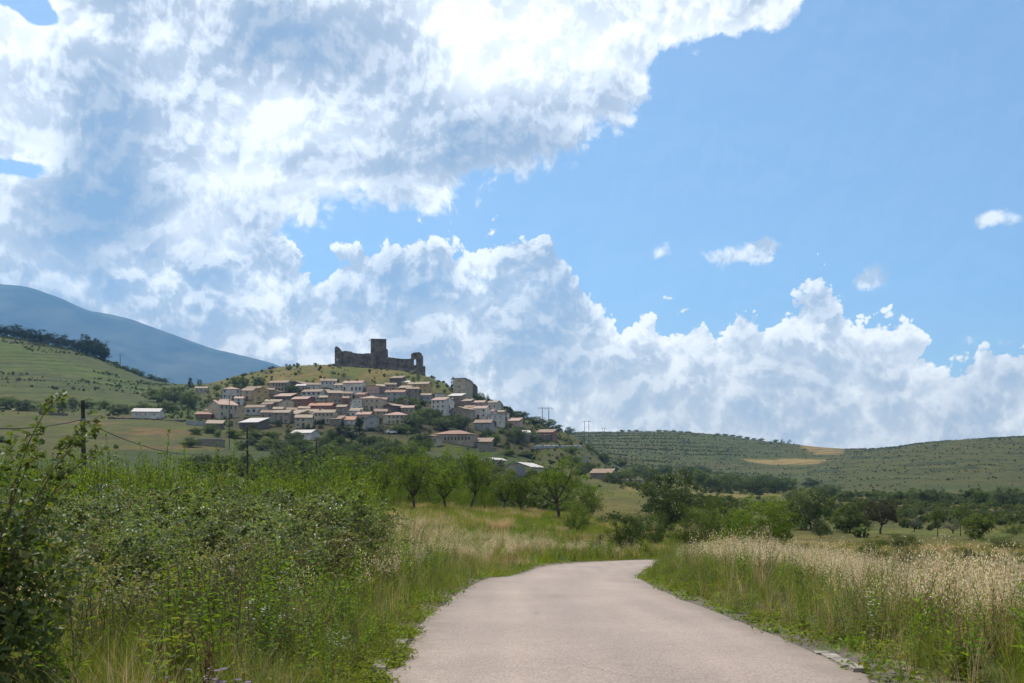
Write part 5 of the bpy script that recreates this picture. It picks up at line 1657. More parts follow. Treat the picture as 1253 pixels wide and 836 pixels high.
ROOF = {
    'terracotta': tile_mat('terracotta_tiles', (0.25, 0.145, 0.10), (0.36, 0.225, 0.165)),
    'pink': tile_mat('pale_pink_tiles', (0.34, 0.225, 0.175), (0.46, 0.32, 0.255)),
    'brown': tile_mat('weathered_brown_tiles', (0.21, 0.145, 0.10), (0.32, 0.23, 0.165)),
    'straw': tile_mat('sun_bleached_tiles', (0.26, 0.20, 0.14), (0.37, 0.295, 0.215)),
    'pale': tile_mat('pale_sheeting', (0.48, 0.44, 0.41), (0.60, 0.56, 0.53)),
    'orange': tile_mat('orange_tiles', (0.35, 0.175, 0.105), (0.45, 0.25, 0.16)),
}
GLASS = solid_mat('dark_window', (0.018, 0.020, 0.024), (0.05, 0.05, 0.055), 2.0, 0.25, spec=0.5)
FRAME = solid_mat('window_surround', (0.30, 0.25, 0.20), (0.40, 0.35, 0.29), 3.0, 0.8)
WOOD = solid_mat('brown_wood', (0.085, 0.050, 0.030), (0.15, 0.09, 0.055), 5.0, 0.8)
METAL = solid_mat('grey_metal', (0.20, 0.21, 0.23), (0.30, 0.31, 0.33), 3.0, 0.5, metal=0.3)


def window_mesh(w, h):
    mb = MB()
    mb.box((0, 0, 0), (w, 0.05, h), 0)
    for sx in (-1, 1):
        mb.box((sx * (w / 2 + 0.045), -0.01, 0), (0.09, 0.09, h + 0.02), 1)
    mb.box((0, -0.025, -h / 2 - 0.055), (w + 0.30, 0.14, 0.09), 1)
    mb.box((0, -0.01, h / 2 + 0.055), (w + 0.20, 0.09, 0.09), 1)
    mb.box((0, -0.03, 0), (0.05, 0.02, h - 0.02), 1)
    return mb.mesh('window', [GLASS, FRAME])


WIN = {'tall': window_mesh(0.95, 1.75), 'square': window_mesh(0.95, 1.15), 'wide': window_mesh(1.7, 1.4), 'slot': window_mesh(0.5, 0.8), 'gallery': window_mesh(1.1, 2.3)}


def door_mesh():
    mb = MB()
    mb.box((0, 0, 1.05), (1.15, 0.06, 2.1), 0)
    for sx in (-1, 1): mb.box((sx * 0.63, -0.01, 1.05), (0.11, 0.10, 2.1), 1)
    mb.box((0, -0.01, 2.16), (1.37, 0.10, 0.12), 1)
    mb.box((0.42, -0.05, 1.0), (0.05, 0.06, 0.12), 1)
    return mb.mesh('door', [WOOD, FRAME])


DOOR = door_mesh()


def chimney_mesh():
    mb = MB()
    mb.box((0, 0, 0.5), (0.6, 0.6, 1.6), 0); mb.box((0, 0, 1.36), (0.8, 0.8, 0.12), 1)
    mb.box((0, 0, 1.52), (0.4, 0.4, 0.2), 0)
    return mb.mesh('chimney', [WALL['brick'], WALL['stone']])


CHIM = chimney_mesh()


def put(name, me, parent, loc, rz=0.0):
    o = bpy.data.objects.new(name, me); COL.objects.link(o); o.parent = parent
    o.location = loc; o.rotation_euler = (0, 0, rz)
    return o


def house(px, py, w_px, h_px, label, wall='cream', roof='terracotta', style='eaves', depth=8.0, rot=0.0, win=(2, 3), wk='square', side=(1, 1), chim=1, door=True, name='village_house', cat='house', pitch=0.34, Y=None, group=None):
    if Y is None:
        x, Y = hit(px, py, 150)
    else:
        x = (px - CX) / F * Y
    z = H(x, Y)
    w = 0.95 * w_px / F * Y; h = max(1.14 * h_px / F * Y, 2.2)
    e = empty(name, (x, Y, z), R(rot), label, cat, group)
    D = depth; hw = w / 2
    mw = MB(); fd = -3.0
    rise = (D / 2 if style == 'eaves' else w / 2) * pitch
    if style == 'eaves':
        mw.add([(-hw, 0, fd), (hw, 0, fd), (hw, D, fd), (-hw, D, fd), (-hw, 0, h), (hw, 0, h), (hw, D, h), (-hw, D, h), (-hw, D / 2, h + rise), (hw, D / 2, h + rise)],
               [(0, 1, 5, 4), (1, 2, 6, 9, 5), (2, 3, 7, 6), (3, 0, 4, 8, 7)])
    elif style == 'gable':
        mw.add([(-hw, 0, fd), (hw, 0, fd), (hw, D, fd), (-hw, D, fd), (-hw, 0, h), (hw, 0, h), (hw, D, h), (-hw, D, h), (0, 0, h + rise), (0, D, h + rise)],
               [(0, 1, 5, 8, 4), (1, 2, 6, 5), (2, 3, 7, 9, 6), (3, 0, 4, 7)])
    elif style == 'mono':
        rise = D * pitch * 0.7
        mw.add([(-hw, 0, fd), (hw, 0, fd), (hw, D, fd), (-hw, D, fd), (-hw, 0, h), (hw, 0, h), (hw, D, h + rise), (-hw, D, h + rise)],
               [(0, 1, 5, 4), (1, 2, 6, 5), (2, 3, 7, 6), (3, 0, 4, 7)])
    else:
        mw.add([(-hw, 0, fd), (hw, 0, fd), (hw, D, fd), (-hw, D, fd), (-hw, 0, h), (hw, 0, h), (hw, D, h), (-hw, D, h)],
               [(0, 1, 5, 4), (1, 2, 6, 5), (2, 3, 7, 6), (3, 0, 4, 7)])
        rise = min(w, D) / 2 * pitch
    mw.build('wall', WALL[wall], e)
    mr = MB(); o_ = 0.35; tk = 0.16

    def slab(a, b, c, d):
        """a roof plane with thickness, corners counter clockwise from above"""
        P = np.array([a, b, c, d], float); up = np.array([0, 0, tk])
        mr.add(np.concatenate([P + 0.02 * up / tk, P + up]), [(3, 2, 1, 0), (4, 5, 6, 7), (0, 1, 5, 4), (1, 2, 6, 5), (2, 3, 7, 6), (3, 0, 4, 7)])
    dz = o_ * pitch
    if style == 'eaves':
        slab((-hw - o_, -o_, h - dz), (hw + o_, -o_, h - dz), (hw + o_, D / 2, h + rise), (-hw - o_, D / 2, h + rise))
        slab((-hw - o_, D / 2 + 0.004, h + rise), (hw + o_, D / 2 + 0.004, h + rise), (hw + o_, D + o_, h - dz), (-hw - o_, D + o_, h - dz))
    elif style == 'gable':
        slab((-hw - o_, -o_, h - dz), (-0.002, -o_, h + rise), (-0.002, D + o_, h + rise), (-hw - o_, D + o_, h - dz))
        slab((0.002, -o_, h + rise), (hw + o_, -o_, h - dz), (hw + o_, D + o_, h - dz), (0.002, D + o_, h + rise))
    elif style == 'mono':
        s = pitch * 0.7
        slab((-hw - o_, -o_, h - o_ * s), (hw + o_, -o_, h - o_ * s), (hw + o_, D + o_, h + rise + o_ * s), (-hw - o_, D + o_, h + rise + o_ * s))
    elif style == 'hip':
        q = min(hw, D / 2) * 0.98
        b = [(-hw - o_, -o_, h), (hw + o_, -o_, h), (hw + o_, D + o_, h), (-hw - o_, D + o_, h)]
        r1, r2 = (-hw + q, D / 2, h + rise), (hw - q, D / 2, h + rise)
        if hw < D / 2: r1, r2 = (0, q, h + rise), (0, D - q, h + rise)
        V = b + [(p_[0], p_[1], p_[2] + tk) for p_ in b] + [(*r1[:2], r1[2] + tk), (*r2[:2], r2[2] + tk)]
        if hw < D / 2:
            fc = [(3, 2, 1, 0), (0, 1, 5, 4), (1, 2, 6, 5), (2, 3, 7, 6), (3, 0, 4, 7), (4, 5, 8), (5, 6, 9, 8), (6, 7, 9), (7, 4, 8, 9)]
        else:
            fc = [(3, 2, 1, 0), (0, 1, 5, 4), (1, 2, 6, 5), (2, 3, 7, 6), (3, 0, 4, 7), (4, 5, 9, 8), (5, 6, 9), (6, 7, 8, 9), (7, 4, 8)]
        mr.add(V, fc)
    else:
        mr.box((0, D / 2, h + 0.11), (w + 0.5, D + 0.5, 0.2))
    ro = mr.build('roof', ROOF[roof], e)
    rows, cols = win
    ww = {'tall': 1.75, 'square': 1.15, 'wide': 1.4, 'slot': 0.8, 'gallery': 2.3}[wk]
    for r_ in range(rows):
        zc = h * (r_ + 0.62) / rows if rows > 1 else h * 0.56
        if zc + ww / 2 > h - 0.1: zc = h - 0.15 - ww / 2
        for c_ in range(cols):
            xc = -hw + w * (c_ + 0.5) / cols + RNG.normal(0, 0.06)
            if door and r_ == 0 and c_ == cols // 2 and h > 3.2:
                put('door', DOOR, e, (xc, -0.035, 0.02)); continue
            if cols > 2 and RNG.random() < 0.16: continue
            put('window', WIN[wk], e, (xc, -0.03, zc)).scale = (0.72, 1, 0.78)
    if side[0]:
        for sgn in (-1, 1):
            if (rot > 0 and sgn > 0) or (rot < 0 and sgn < 0): continue
            for r_ in range(min(side[0], max(rows, 1))):
                zc = h * (r_ + 0.62) / max(rows, 1)
                if zc + 0.6 > h - 0.1: zc = h - 0.75
                for c_ in range(side[1]):
                    put('window', WIN['square'], e, (sgn * (hw + 0.03), D * (c_ + 0.5) / side[1], zc), R(90 * sgn))
    for k in range(chim):
        xc = -hw * 0.6 + k * w * 0.45 if style != 'gable' else hw * 0.45
        yc = D * 0.45 if style != 'mono' else D * 0.6
        zr = h + rise * (0.9 if style in ('eaves', 'hip') else 0.55 if style == 'gable' else 0.6) if style != 'flat' else h + 0.1
        put('chimney', CHIM, ro, (xc, yc, zr - 0.15))
    return e


HS = [
    # px, base, width, wall height, label, wall, roof, style, depth, rot, win, kind, side, chim
    (246, 482, 15, 6, 'small cream house with pale roof half hidden by trees at the village edge', 'cream', 'straw', 'eaves', 7, 10, (1, 3), 'square', (1, 1), 0),
    (283, 489, 22, 11, 'white villa with a row of dark arched openings above the big gabled house', 'white', 'pink', 'hip', 9, 14, (2, 4), 'tall', (1, 1), 1),
    (280, 512, 25, 14, 'big cream house with pale gable and pink roof at the near corner of the village', 'cream', 'pink', 'eaves', 15, 38, (2, 4), 'tall', (0, 0), 1),
    (249, 513, 20, 4, 'low brick shed with red roof left of the big gabled house', 'brick', 'terracotta', 'mono', 6, 8, (1, 2), 'slot', (0, 0), 0),
    (259, 508, 20, 4, 'reddish roofed outbuilding tucked against the big gabled house', 'stone', 'terracotta', 'mono', 6, -6, (1, 2), 'slot', (0, 0), 0),
    (262, 525, 20, 5, 'long shed with straw coloured roof in front of the big gabled house', 'dark', 'straw', 'mono', 7, 10, (1, 2), 'slot', (0, 0), 0),
    (304, 525, 26, 7, 'dark walled shed with a pale flat sloping roof in the front row', 'dark', 'pale', 'mono', 10, -14, (1, 2), 'wide', (0, 0), 0),
    (302, 490, 14, 10, 'narrow pale grey house with a single small window', 'cream', 'brown', 'mono', 8, 5, (2, 1), 'square', (0, 0), 0),
    (321, 492, 17, 13, 'ochre yellow house with pink roof and red brown side', 'ochre', 'pink', 'gable', 9, 22, (2, 2), 'square', (1, 1), 0),
    (310, 482, 18, 6, 'low grey house with brown roof above the ochre house', 'grey', 'brown', 'eaves', 7, 0, (1, 3), 'square', (0, 0), 0),
    (340, 480, 24, 10, 'long grey beige building with an even row of windows under the turf', 'beige', 'brown', 'eaves', 9, -8, (2, 6), 'tall', (0, 0), 0),
    (361, 477, 22, 6, 'dark gabled barn at the top edge of the village', 'dark', 'brown', 'gable', 12, -28, (1, 1), 'slot', (0, 0), 0),
    (345, 491, 22, 5, 'low house with a bright pink roof and dark front', 'dark', 'pink', 'mono', 9, -10, (1, 3), 'slot', (0, 0), 0),
    (311, 508, 24, 8, 'white house with black openings under a brown roof', 'white', 'brown', 'eaves', 8, -6, (1, 3), 'wide', (0, 0), 0),
    (334, 501, 20, 8, 'beige house with straw roof beside the pale gable', 'beige', 'straw', 'eaves', 8, 6, (2, 3), 'square', (0, 0), 1),
    (352, 505, 16, 12, 'house with a pale blank gable turned to the valley and two tiny windows', 'cream', 'brown', 'gable', 12, 20, (2, 1), 'slot', (0, 0), 0),
    (344, 518, 20, 11, 'narrow beige house with many small windows in the lower rows', 'beige', 'straw', 'eaves', 8, -4, (3, 3), 'square', (0, 0), 0),
    (368, 479, 14, 6, 'small pink house with pale roof under the turf', 'pink', 'pale', 'eaves', 7, -8, (1, 2), 'square', (0, 0), 0),
    (384, 479, 18, 7, 'low white house next to the small pink one', 'white', 'brown', 'eaves', 8, 4, (1, 3), 'square', (0, 0), 0),
    (402, 480, 20, 12, 'square white block with small dark windows below the castle', 'white', 'brown', 'eaves', 9, 8, (2, 4), 'square', (1, 2), 1),
    (415, 482, 14, 9, 'white house with two arched openings below the castle', 'white', 'straw', 'eaves', 8, -6, (2, 2), 'square', (0, 0), 0),
    (431, 485, 25, 14, 'white house with orange roof and tall dark gallery windows', 'white', 'pink', 'eaves', 9, -7, (1, 5), 'gallery', (1, 1), 2),
    (456, 485, 16, 11, 'square brown pink block without a visible roof', 'pink', 'brown', 'flat', 9, 4, (1, 2), 'slot', (0, 0), 0),
    (381, 491, 26, 10, 'white house with three dark balconies in the middle of the village', 'white', 'brown', 'eaves', 9, -10, (2, 4), 'wide', (0, 0), 0),
    (410, 502, 18, 18, 'tall brown stone house with three storeys', 'stone', 'straw', 'eaves', 9, 10, (3, 3), 'square', (1, 1), 0),
    (366, 499, 22, 9, 'brick red house with pink roof in the middle of the village', 'brick', 'pink', 'eaves', 9, -14, (2, 3), 'square', (0, 0), 0),
    (398, 489, 14, 8, 'grey blue house corner beside the white house with balconies', 'grey', 'brown', 'mono', 8, 16, (1, 2), 'square', (0, 0), 0),
    (391, 506, 30, 8, 'long brick house with a bright orange roof', 'brick', 'orange', 'eaves', 9, -6, (2, 4), 'square', (0, 0), 1),
    (437, 504, 13, 13, 'white house side with small windows beside the wide beige house', 'white', 'straw', 'gable', 10, 16, (2, 2), 'slot', (0, 0), 0),
    (452, 503, 27, 13, 'wide beige house with pale pink roof in the centre of the village', 'cream', 'pink', 'hip', 11, -6, (2, 4), 'square', (1, 1), 1),
    (371, 524, 21, 11, 'cream house with straw roof in the front row above the parked cars', 'cream', 'straw', 'eaves', 9, 6, (2, 3), 'square', (0, 0), 0),
    (356, 516, 18, 8, 'house with a wide sun bleached roof above the front row', 'beige', 'straw', 'mono', 11, -18, (1, 3), 'square', (0, 0), 0),
    (396, 519, 26, 12, 'cream terrace house with two rows of windows left of the pines', 'cream', 'straw', 'eaves', 9, -4, (2, 5), 'square', (0, 0), 1),
    (384, 512, 20, 7, 'low house with a broad straw roof over a dark passage', 'beige', 'straw', 'eaves', 8, 4, (1, 3), 'wide', (0, 0), 0),
    (429, 512, 26, 8, 'white house with straw roof behind the tall conifer', 'white', 'straw', 'eaves', 9, -5, (1, 4), 'square', (0, 0), 1),
    (427, 520, 14, 5, 'little house with a vivid orange roof peeping over the pines', 'white', 'orange', 'mono', 8, 4, (1, 2), 'slot', (0, 0), 0),
    (368, 538, 28, 7, 'long low white house with pale roof at the lower edge', 'white', 'pale', 'eaves', 8, -16, (1, 4), 'square', (0, 0), 0),
    (455, 527, 19, 13, 'large blank grey gable in the front row', 'grey', 'pale', 'gable', 13, 10, (1, 1), 'slot', (0, 0), 0),
    (444, 517, 18, 8, 'house with pale broken roof behind the grey gable', 'pink', 'pink', 'eaves', 8, -8, (1, 3), 'square', (0, 0), 1),
    (459, 489, 24, 6, 'long grey yard building below the brown pink block', 'grey', 'straw', 'flat', 6, -3, (1, 3), 'slot', (0, 0), 0),
    (484, 472, 16, 8, 'dark ruined house high under the castle', 'dark', 'brown', 'mono', 8, -12, (1, 2), 'slot', (0, 0), 0),
    (478, 480, 14, 8, 'grey pink house with dark windows under the ruined house', 'pink', 'brown', 'eaves', 7, 6, (2, 2), 'square', (0, 0), 0),
    (483, 492, 25, 10, 'greenish grey house with a reddish roof', 'grey', 'terracotta', 'eaves', 9, -4, (2, 3), 'square', (0, 0), 1),
    (475, 505, 16, 7, 'dark walled house with a bright pink gabled roof', 'dark', 'pink', 'gable', 11, -32, (1, 1), 'slot', (0, 0), 0),
    (511, 482, 27, 10, 'orange ochre house row at the right end below the castle', 'ochre', 'straw', 'eaves', 9, -12, (2, 4), 'square', (1, 1), 1),
    (505, 491, 16, 13, 'narrow grey brown house with dark upright openings', 'stone', 'brown', 'eaves', 8, 6, (2, 2), 'tall', (0, 0), 0),
    (494, 483, 14, 7, 'small brown house with straw roof left of the ochre row', 'brick', 'straw', 'mono', 8, -6, (1, 2), 'square', (0, 0), 0),
    (484, 520, 32, 10, 'long cream house with pink roof behind the lower trees', 'cream', 'pink', 'hip', 10, -3, (2, 6), 'square', (0, 0), 1),
    (538, 491, 12, 8, 'small pale blue grey house below the slope', 'white', 'brown', 'flat', 7, 4, (1, 2), 'slot', (0, 0), 0),
    (556, 494, 18, 8, 'stone house with a pale sloping roof under the church', 'stone', 'pale', 'mono', 8, -16, (1, 2), 'square', (0, 0), 0),
    (536, 507, 20, 15, 'tall white house with three rows of small windows', 'white', 'pink', 'eaves', 10, -24, (3, 3), 'square', (2, 1), 0),
    (560, 511, 18, 9, 'beige gabled house beside the tall white house', 'beige', 'straw', 'gable', 12, -26, (1, 2), 'square', (0, 0), 0),
    (585, 513, 21, 11, 'white house with two dark doors on the right slope', 'white', 'pink', 'eaves', 9, -14, (2, 3), 'square', (0, 0), 0),
    (580, 501, 26, 7, 'row of pink roofs below the ruined church end', 'pink', 'pink', 'eaves', 8, -14, (1, 4), 'square', (0, 0), 1),
    (590, 528, 22, 9, 'long brown roofed house with a blank grey wall', 'grey', 'brown', 'eaves', 10, -10, (1, 3), 'slot', (0, 0), 0),
    (602, 503, 13, 9, 'small house with straw roof at the edge of the right slope', 'white', 'straw', 'eaves', 7, -22, (1, 2), 'square', (0, 0), 0),
    (606, 521, 20, 12, 'white stepped house with tiny windows at the right end of the village', 'white', 'pale', 'flat', 8, -8, (2, 3), 'slot', (1, 1), 0),
    (619, 515, 9, 8, 'narrow white house with square openings at the right end', 'white', 'terracotta', 'flat', 7, 8, (2, 1), 'square', (0, 0), 0),
    (628, 521, 14, 5, 'last low house with a pink roof on the right slope', 'pink', 'pink', 'mono', 8, -16, (1, 2), 'slot', (0, 0), 0),
    (666, 535, 22, 5, 'low brown roofed shed on the retaining wall', 'brick', 'brown', 'mono', 8, -18, (1, 2), 'slot', (0, 0), 0),
    (645, 535, 9, 4, 'tiny pale roofed shelter left of the brown roofed shed', 'stone', 'pale', 'mono', 5, 6, (1, 1), 'slot', (0, 0), 0),
    (590, 548, 22, 6, 'grey stone shed right of the long school', 'stone', 'brown', 'mono', 8, -8, (1, 2), 'slot', (0, 0), 0),
    (597, 573, 15, 9, 'small white shed with a rounded end behind the orchard', 'white', 'pale', 'gable', 12, -20, (1, 1), 'slot', (0, 0), 0),
    (712, 568, 20, 8, 'square grey concrete hut on the lower right slope', 'grey', 'pale', 'flat', 7, 6, (1, 1), 'slot', (0, 0), 0),
    (735, 587, 28, 7, 'old stone shed with a red brown roof in the fields', 'stone', 'brown', 'eaves', 9, -22, (1, 2), 'slot', (0, 0), 0),
    (178, 512, 34, 7, 'long pale shed with a shallow roof below the grassy hill', 'white', 'pale', 'eaves', 10, 6, (1, 3), 'slot', (0, 0), 0),
    (255, 546, 30, 7, 'flat roofed grey hut at the edge of the dry meadow', 'stone', 'pale', 'flat', 7, 3, (1, 2), 'slot', (0, 0), 0),
    (329, 484, 12, 6, 'little brown roofed house between the ochre house and the pink roof', 'brick', 'brown', 'eaves', 7, 10, (1, 2), 'slot', (0, 0), 0),
    (372, 508, 14, 7, 'small beige house under the brick red one', 'beige', 'straw', 'eaves', 7, 8, (1, 2), 'square', (0, 0), 0),
    (417, 512, 12, 12, 'narrow grey tower house between the orange roof and the pines', 'stone', 'straw', 'eaves', 7, -8, (3, 1), 'square', (0, 0), 0),
    (326, 513, 16, 7, 'low house with brown roof behind the pale blue grey olive', 'beige', 'brown', 'eaves', 7, 3, (1, 2), 'square', (0, 0), 0),
    (466, 497, 15, 7, 'small cream house above the dark walled gabled house', 'cream', 'terracotta', 'eaves', 7, 6, (1, 2), 'square', (0, 0), 0),
    (496, 474, 10, 5, 'small ochre hut with pale roof beside the ruined house', 'ochre', 'pale', 'mono', 6, 4, (1, 1), 'slot', (0, 0), 0),
    (273, 498, 12, 6, 'small brown roofed annex behind the big gabled house', 'stone', 'brown', 'mono', 6, 4, (1, 2), 'slot', (0, 0), 0),
    (326, 503, 14, 7, 'narrow stone house behind the beige straw roofed house', 'stone', 'brown', 'eaves', 7, -8, (2, 1), 'square', (0, 0), 0),
    (421, 497, 12, 8, 'little brown house between the tall stone house and the wide beige one', 'brick', 'brown', 'eaves', 7, 6, (1, 2), 'square', (0, 0), 0),
    (376, 516, 14, 8, 'straw roofed house squeezed between the cream house and the passage', 'beige', 'straw', 'gable', 9, -10, (1, 2), 'slot', (0, 0), 0),
    (410, 521, 14, 7, 'low house with a brown roof right of the cream terrace', 'stone', 'brown', 'mono', 8, -6, (1, 2), 'slot', (0, 0), 0),
    (466, 513, 16, 8, 'beige house with a brown roof between the grey gable and the cream house', 'beige', 'brown', 'eaves', 8, 6, (2, 2), 'square', (0, 0), 0),
    (498, 507, 16, 7, 'small house with a pink roof above the long cream house', 'beige', 'pink', 'eaves', 7, -6, (1, 3), 'square', (0, 0), 0),
    (573, 508, 12, 8, 'narrow stone house between the beige gable and the white house', 'stone', 'terracotta', 'eaves', 7, -14, (2, 1), 'square', (0, 0), 0),
    (598, 513, 12, 8, 'small white house with a terracotta roof above the stepped house', 'white', 'terracotta', 'eaves', 7, -16, (1, 2), 'square', (0, 0), 0),
    (292, 497, 11, 8, 'slim white house between the white villa and the narrow pale grey house', 'white', 'pink', 'eaves', 7, 8, (2, 1), 'square', (0, 0), 0),
    (335, 487, 10, 7, 'tiny beige house just below the long window row building', 'beige', 'straw', 'gable', 7, -10, (1, 1), 'slot', (0, 0), 0),
    (357, 511, 12, 8, 'stone house with brown roof under the pale blank gable', 'stone', 'brown', 'eaves', 7, 10, (2, 2), 'slot', (0, 0), 0),
    (396, 496, 13, 8, 'beige house filling the gap left of the tall stone house', 'beige', 'straw', 'eaves', 7, -6, (2, 2), 'square', (0, 0), 0),
    (425, 491, 12, 8, 'cream house under the gallery windows of the orange roofed house', 'cream', 'brown', 'eaves', 7, 6, (2, 2), 'square', (0, 0), 0),
    (441, 491, 13, 7, 'pink washed house under the square brown pink block', 'pink', 'terracotta', 'eaves', 7, -8, (1, 2), 'square', (0, 0), 0),
    (466, 481, 10, 7, 'small stone house beside the square brown pink block', 'stone', 'straw', 'mono', 7, 10, (1, 1), 'slot', (0, 0), 0),
    (494, 499, 12, 7, 'stone house half hidden in the trees of the upper slope', 'stone', 'brown', 'gable', 8, -16, (1, 1), 'slot', (0, 0), 0),
    (547, 499, 11, 8, 'beige house wedged between the tall white house and the stone one', 'beige', 'straw', 'eaves', 7, -14, (2, 1), 'square', (0, 0), 0),
    (570, 499, 12, 7, 'stone house with straw roof under the cypress of the church', 'stone', 'straw', 'mono', 7, -12, (1, 2), 'slot', (0, 0), 0),
    (612, 511, 9, 6, 'smallest cream house near the narrow cypress', 'cream', 'straw', 'eaves', 6, -20, (1, 1), 'slot', (0, 0), 0),
    (340, 510, 12, 8, 'pale house with straw roof behind the house of many small windows', 'cream', 'straw', 'eaves', 7, 8, (2, 2), 'slot', (0, 0), 0),
    (520, 492, 14, 7, 'grey house with straw roof between the ochre row and the pale blue grey house', 'grey', 'straw', 'eaves', 7, -8, (1, 2), 'square', (0, 0), 0),
]
for (px, py, w, h, lab, wl, rf, st, dp, rot, wn_, wk, sd, ch_) in HS:
    shed = ('shed' in lab or 'hut' in lab or 'barn' in lab or 'outbuilding' in lab or 'shelter' in lab)
    house(px, py, w, h, lab, wl, rf, st, dp, rot, wn_, wk, sd, ch_, door=not shed and wn_[0] > 1, name='shed' if shed else 'village_house', cat='shed' if shed else 'house')
house(553, 543, 50, 10, 'long school like building with a hipped orange roof and columned porch', 'beige', 'terracotta', 'hip', 12, -12, (1, 11), 'tall', (0, 0), 0, door=False, name='school_building', cat='building', pitch=0.30)
house(527, 546, 14, 10.5, 'projecting cream wing of the long school with an orange roof', 'cream', 'terracotta', 'hip', 9, -12, (1, 4), 'tall', (0, 0), 0, door=False, name='school_wing', cat='building', pitch=0.30)
# tall church house with its ruined end
house(562, 486, 17, 20, 'tall blank cream church house standing above the right slope', 'cream', 'straw', 'mono', 11, -20, (3, 1), 'square', (0, 0), 0, door=False, name='church_house', cat='building', pitch=-0.2)
# warehouse in front
wh = house(633, 583, 34, 10, 'pale warehouse with a light gabled roof and a large dark grey door', 'cream', 'pale', 'gable', 17, -16, (0, 0), 'slot', (0, 0), 0, door=False, name='warehouse', cat='warehouse')
gd = MB(); gd.box((0, 0, 0), (3.0, 0.1, 3.0), 0)
for k in range(6): gd.box((0, -0.06, -1.25 + k * 0.5), (2.9, 0.05, 0.06), 0)
g_ = gd.build('door', METAL, wh); g_.location = (0.9, -0.06, 1.5)


# ------------------------------------------------------------------ ragged masonry
def ragged(pts, amp=0.25, step=1.0):
    """adds small breaks to the top line of a ruined wall"""
    out = [pts[0]]
    for a, b in zip(pts[:-1], pts[1:]):
        L = math.dist(a, b); n = max(1, int(L / step))
        for k in range(1, n + 1):
            t = k / n
            q = (a[0] + (b[0] - a[0]) * t, a[1] + (b[1] - a[1]) * t + (RNG.uniform(-amp, amp) if k < n else 0))
            out.append(q)
    return out


def masonry(name, top, thick, bottom_fn, mat, parent=None, y0=0.0, amp=0.13):
    """wall standing on the ground under its ragged top; local x along it"""
    T = ragged(top, amp)
    mb = MB(); n = len(T)
    xs = [p_[0] for p_ in T]
    V = []
    for (x, z) in T:
        zb = bottom_fn(x)
        V += [(x, y0, zb), (x, y0, z), (x, y0 + thick, z - 0.1), (x, y0 + thick, zb)]
    fc = []
    for k in range(n - 1):
        a, b = 4 * k, 4 * k + 4
        fc += [(a, b, b + 1, a + 1), (a + 1, b + 1, b + 2, a + 2), (a + 2, b + 2, b + 3, a + 3), (a + 3, b + 3, b, a)]
    fc += [(0, 1, 2, 3), (4 * n - 1, 4 * n - 2, 4 * n - 3, 4 * n - 4)]
    mb.add(V, fc)
    return mb.build(name, mat, parent)


CASTLE = solid_mat('castle_stone', (0.070, 0.054, 0.042), (0.205, 0.165, 0.125), 0.42, 0.95, bump=1.0, bscale=1.6, detail=8)
cx_, cY = hit(463, 452.5, 500, 680)
cY = 640.0; cx_ = (463 - CX) / F * cY
cz_ = H(cx_, cY)
U = cY / F                                       # metres per photograph pixel there
castle = empty('castle', (cx_, cY, cz_), 0, 'ruined stone castle with a square keep on the hilltop', 'castle')


def cp(px, py):
    return ((px - 463) * U, CAMZ + (HY - py) * U - cz_)


low = lambda x: min(0.0, H(cx_ + x, cY) - cz_) - 4.0
# the keep: four walls with a slightly broken crown
kp = MB()
x0, zt = cp(451, 415); x1, _ = cp(472.2, 415)
kw = x1 - x0
kp.box(((x0 + x1) / 2 + 0.3, 3.5, (zt - 4) / 2 - 1), (kw * 0.90, kw * 0.90, zt + 6), 0, rz=R(9), taper=0.985)
keep = kp.build('keep', CASTLE, castle)
kt = MB()
for k in range(9):
    t = -kw * 0.44 + kw * 0.88 * k / 8
    kt.box(((x0 + x1) / 2 + 0.3 + t, 3.5 - kw * 0.42 + 0.12 * t + RNG.uniform(0, .1), zt - 0.95 + RNG.uniform(-.1, .15)), (kw * 0.10, 0.7, 0.5), 0, rz=R(9))
kt.build('broken_crown', CASTLE, keep)
for (wx, wz) in ((-0.22, 0.62), (0.15, 0.42), (0.22, 0.75)):
    s_ = MB(); s_.box((0, 0, 0), (0.45, 0.12, 1.3), 0)
    w_ = s_.build('arrow_slit', GLASS, keep)
    w_.location = ((x0 + x1) / 2 + 0.3 + wx * kw, 3.5 - kw * 0.455 + wx * kw * 0.158, zt * wz); w_.rotation_euler = (0, 0, R(9))
# lower buttress block in front of the keep
b_ = MB(); xa, za = cp(447, 433.5); xb, _ = cp(462, 433.5)
b_.box(((xa + xb) / 2, -2.6, za / 2 - 2.2), (xb - xa, 4.0, za + 4.4), 0, taper=0.96); b_.build('buttress', CASTLE, castle)
# curtain walls
masonry('curtain_wall', [cp(419, 430.5), cp(423, 429.8), cp(430, 430.6), cp(433, 432.4), cp(441, 433), cp(451, 433.6)], 2.0, low, CASTLE, castle, -1.5)
masonry('curtain_wall', [cp(472, 427), cp(473, 426.6), cp(474.3, 428), cp(474.6, 437.2), cp(485, 438.6), cp(495, 439.4), cp(503.6, 439.2)], 2.0, low, CASTLE, castle, -0.5)
masonry('curtain_wall', [cp(412, 432), cp(440, 434), cp(480, 438), cp(515, 441)], 2.0, lambda x: -8.0, CASTLE, castle, 32.0)
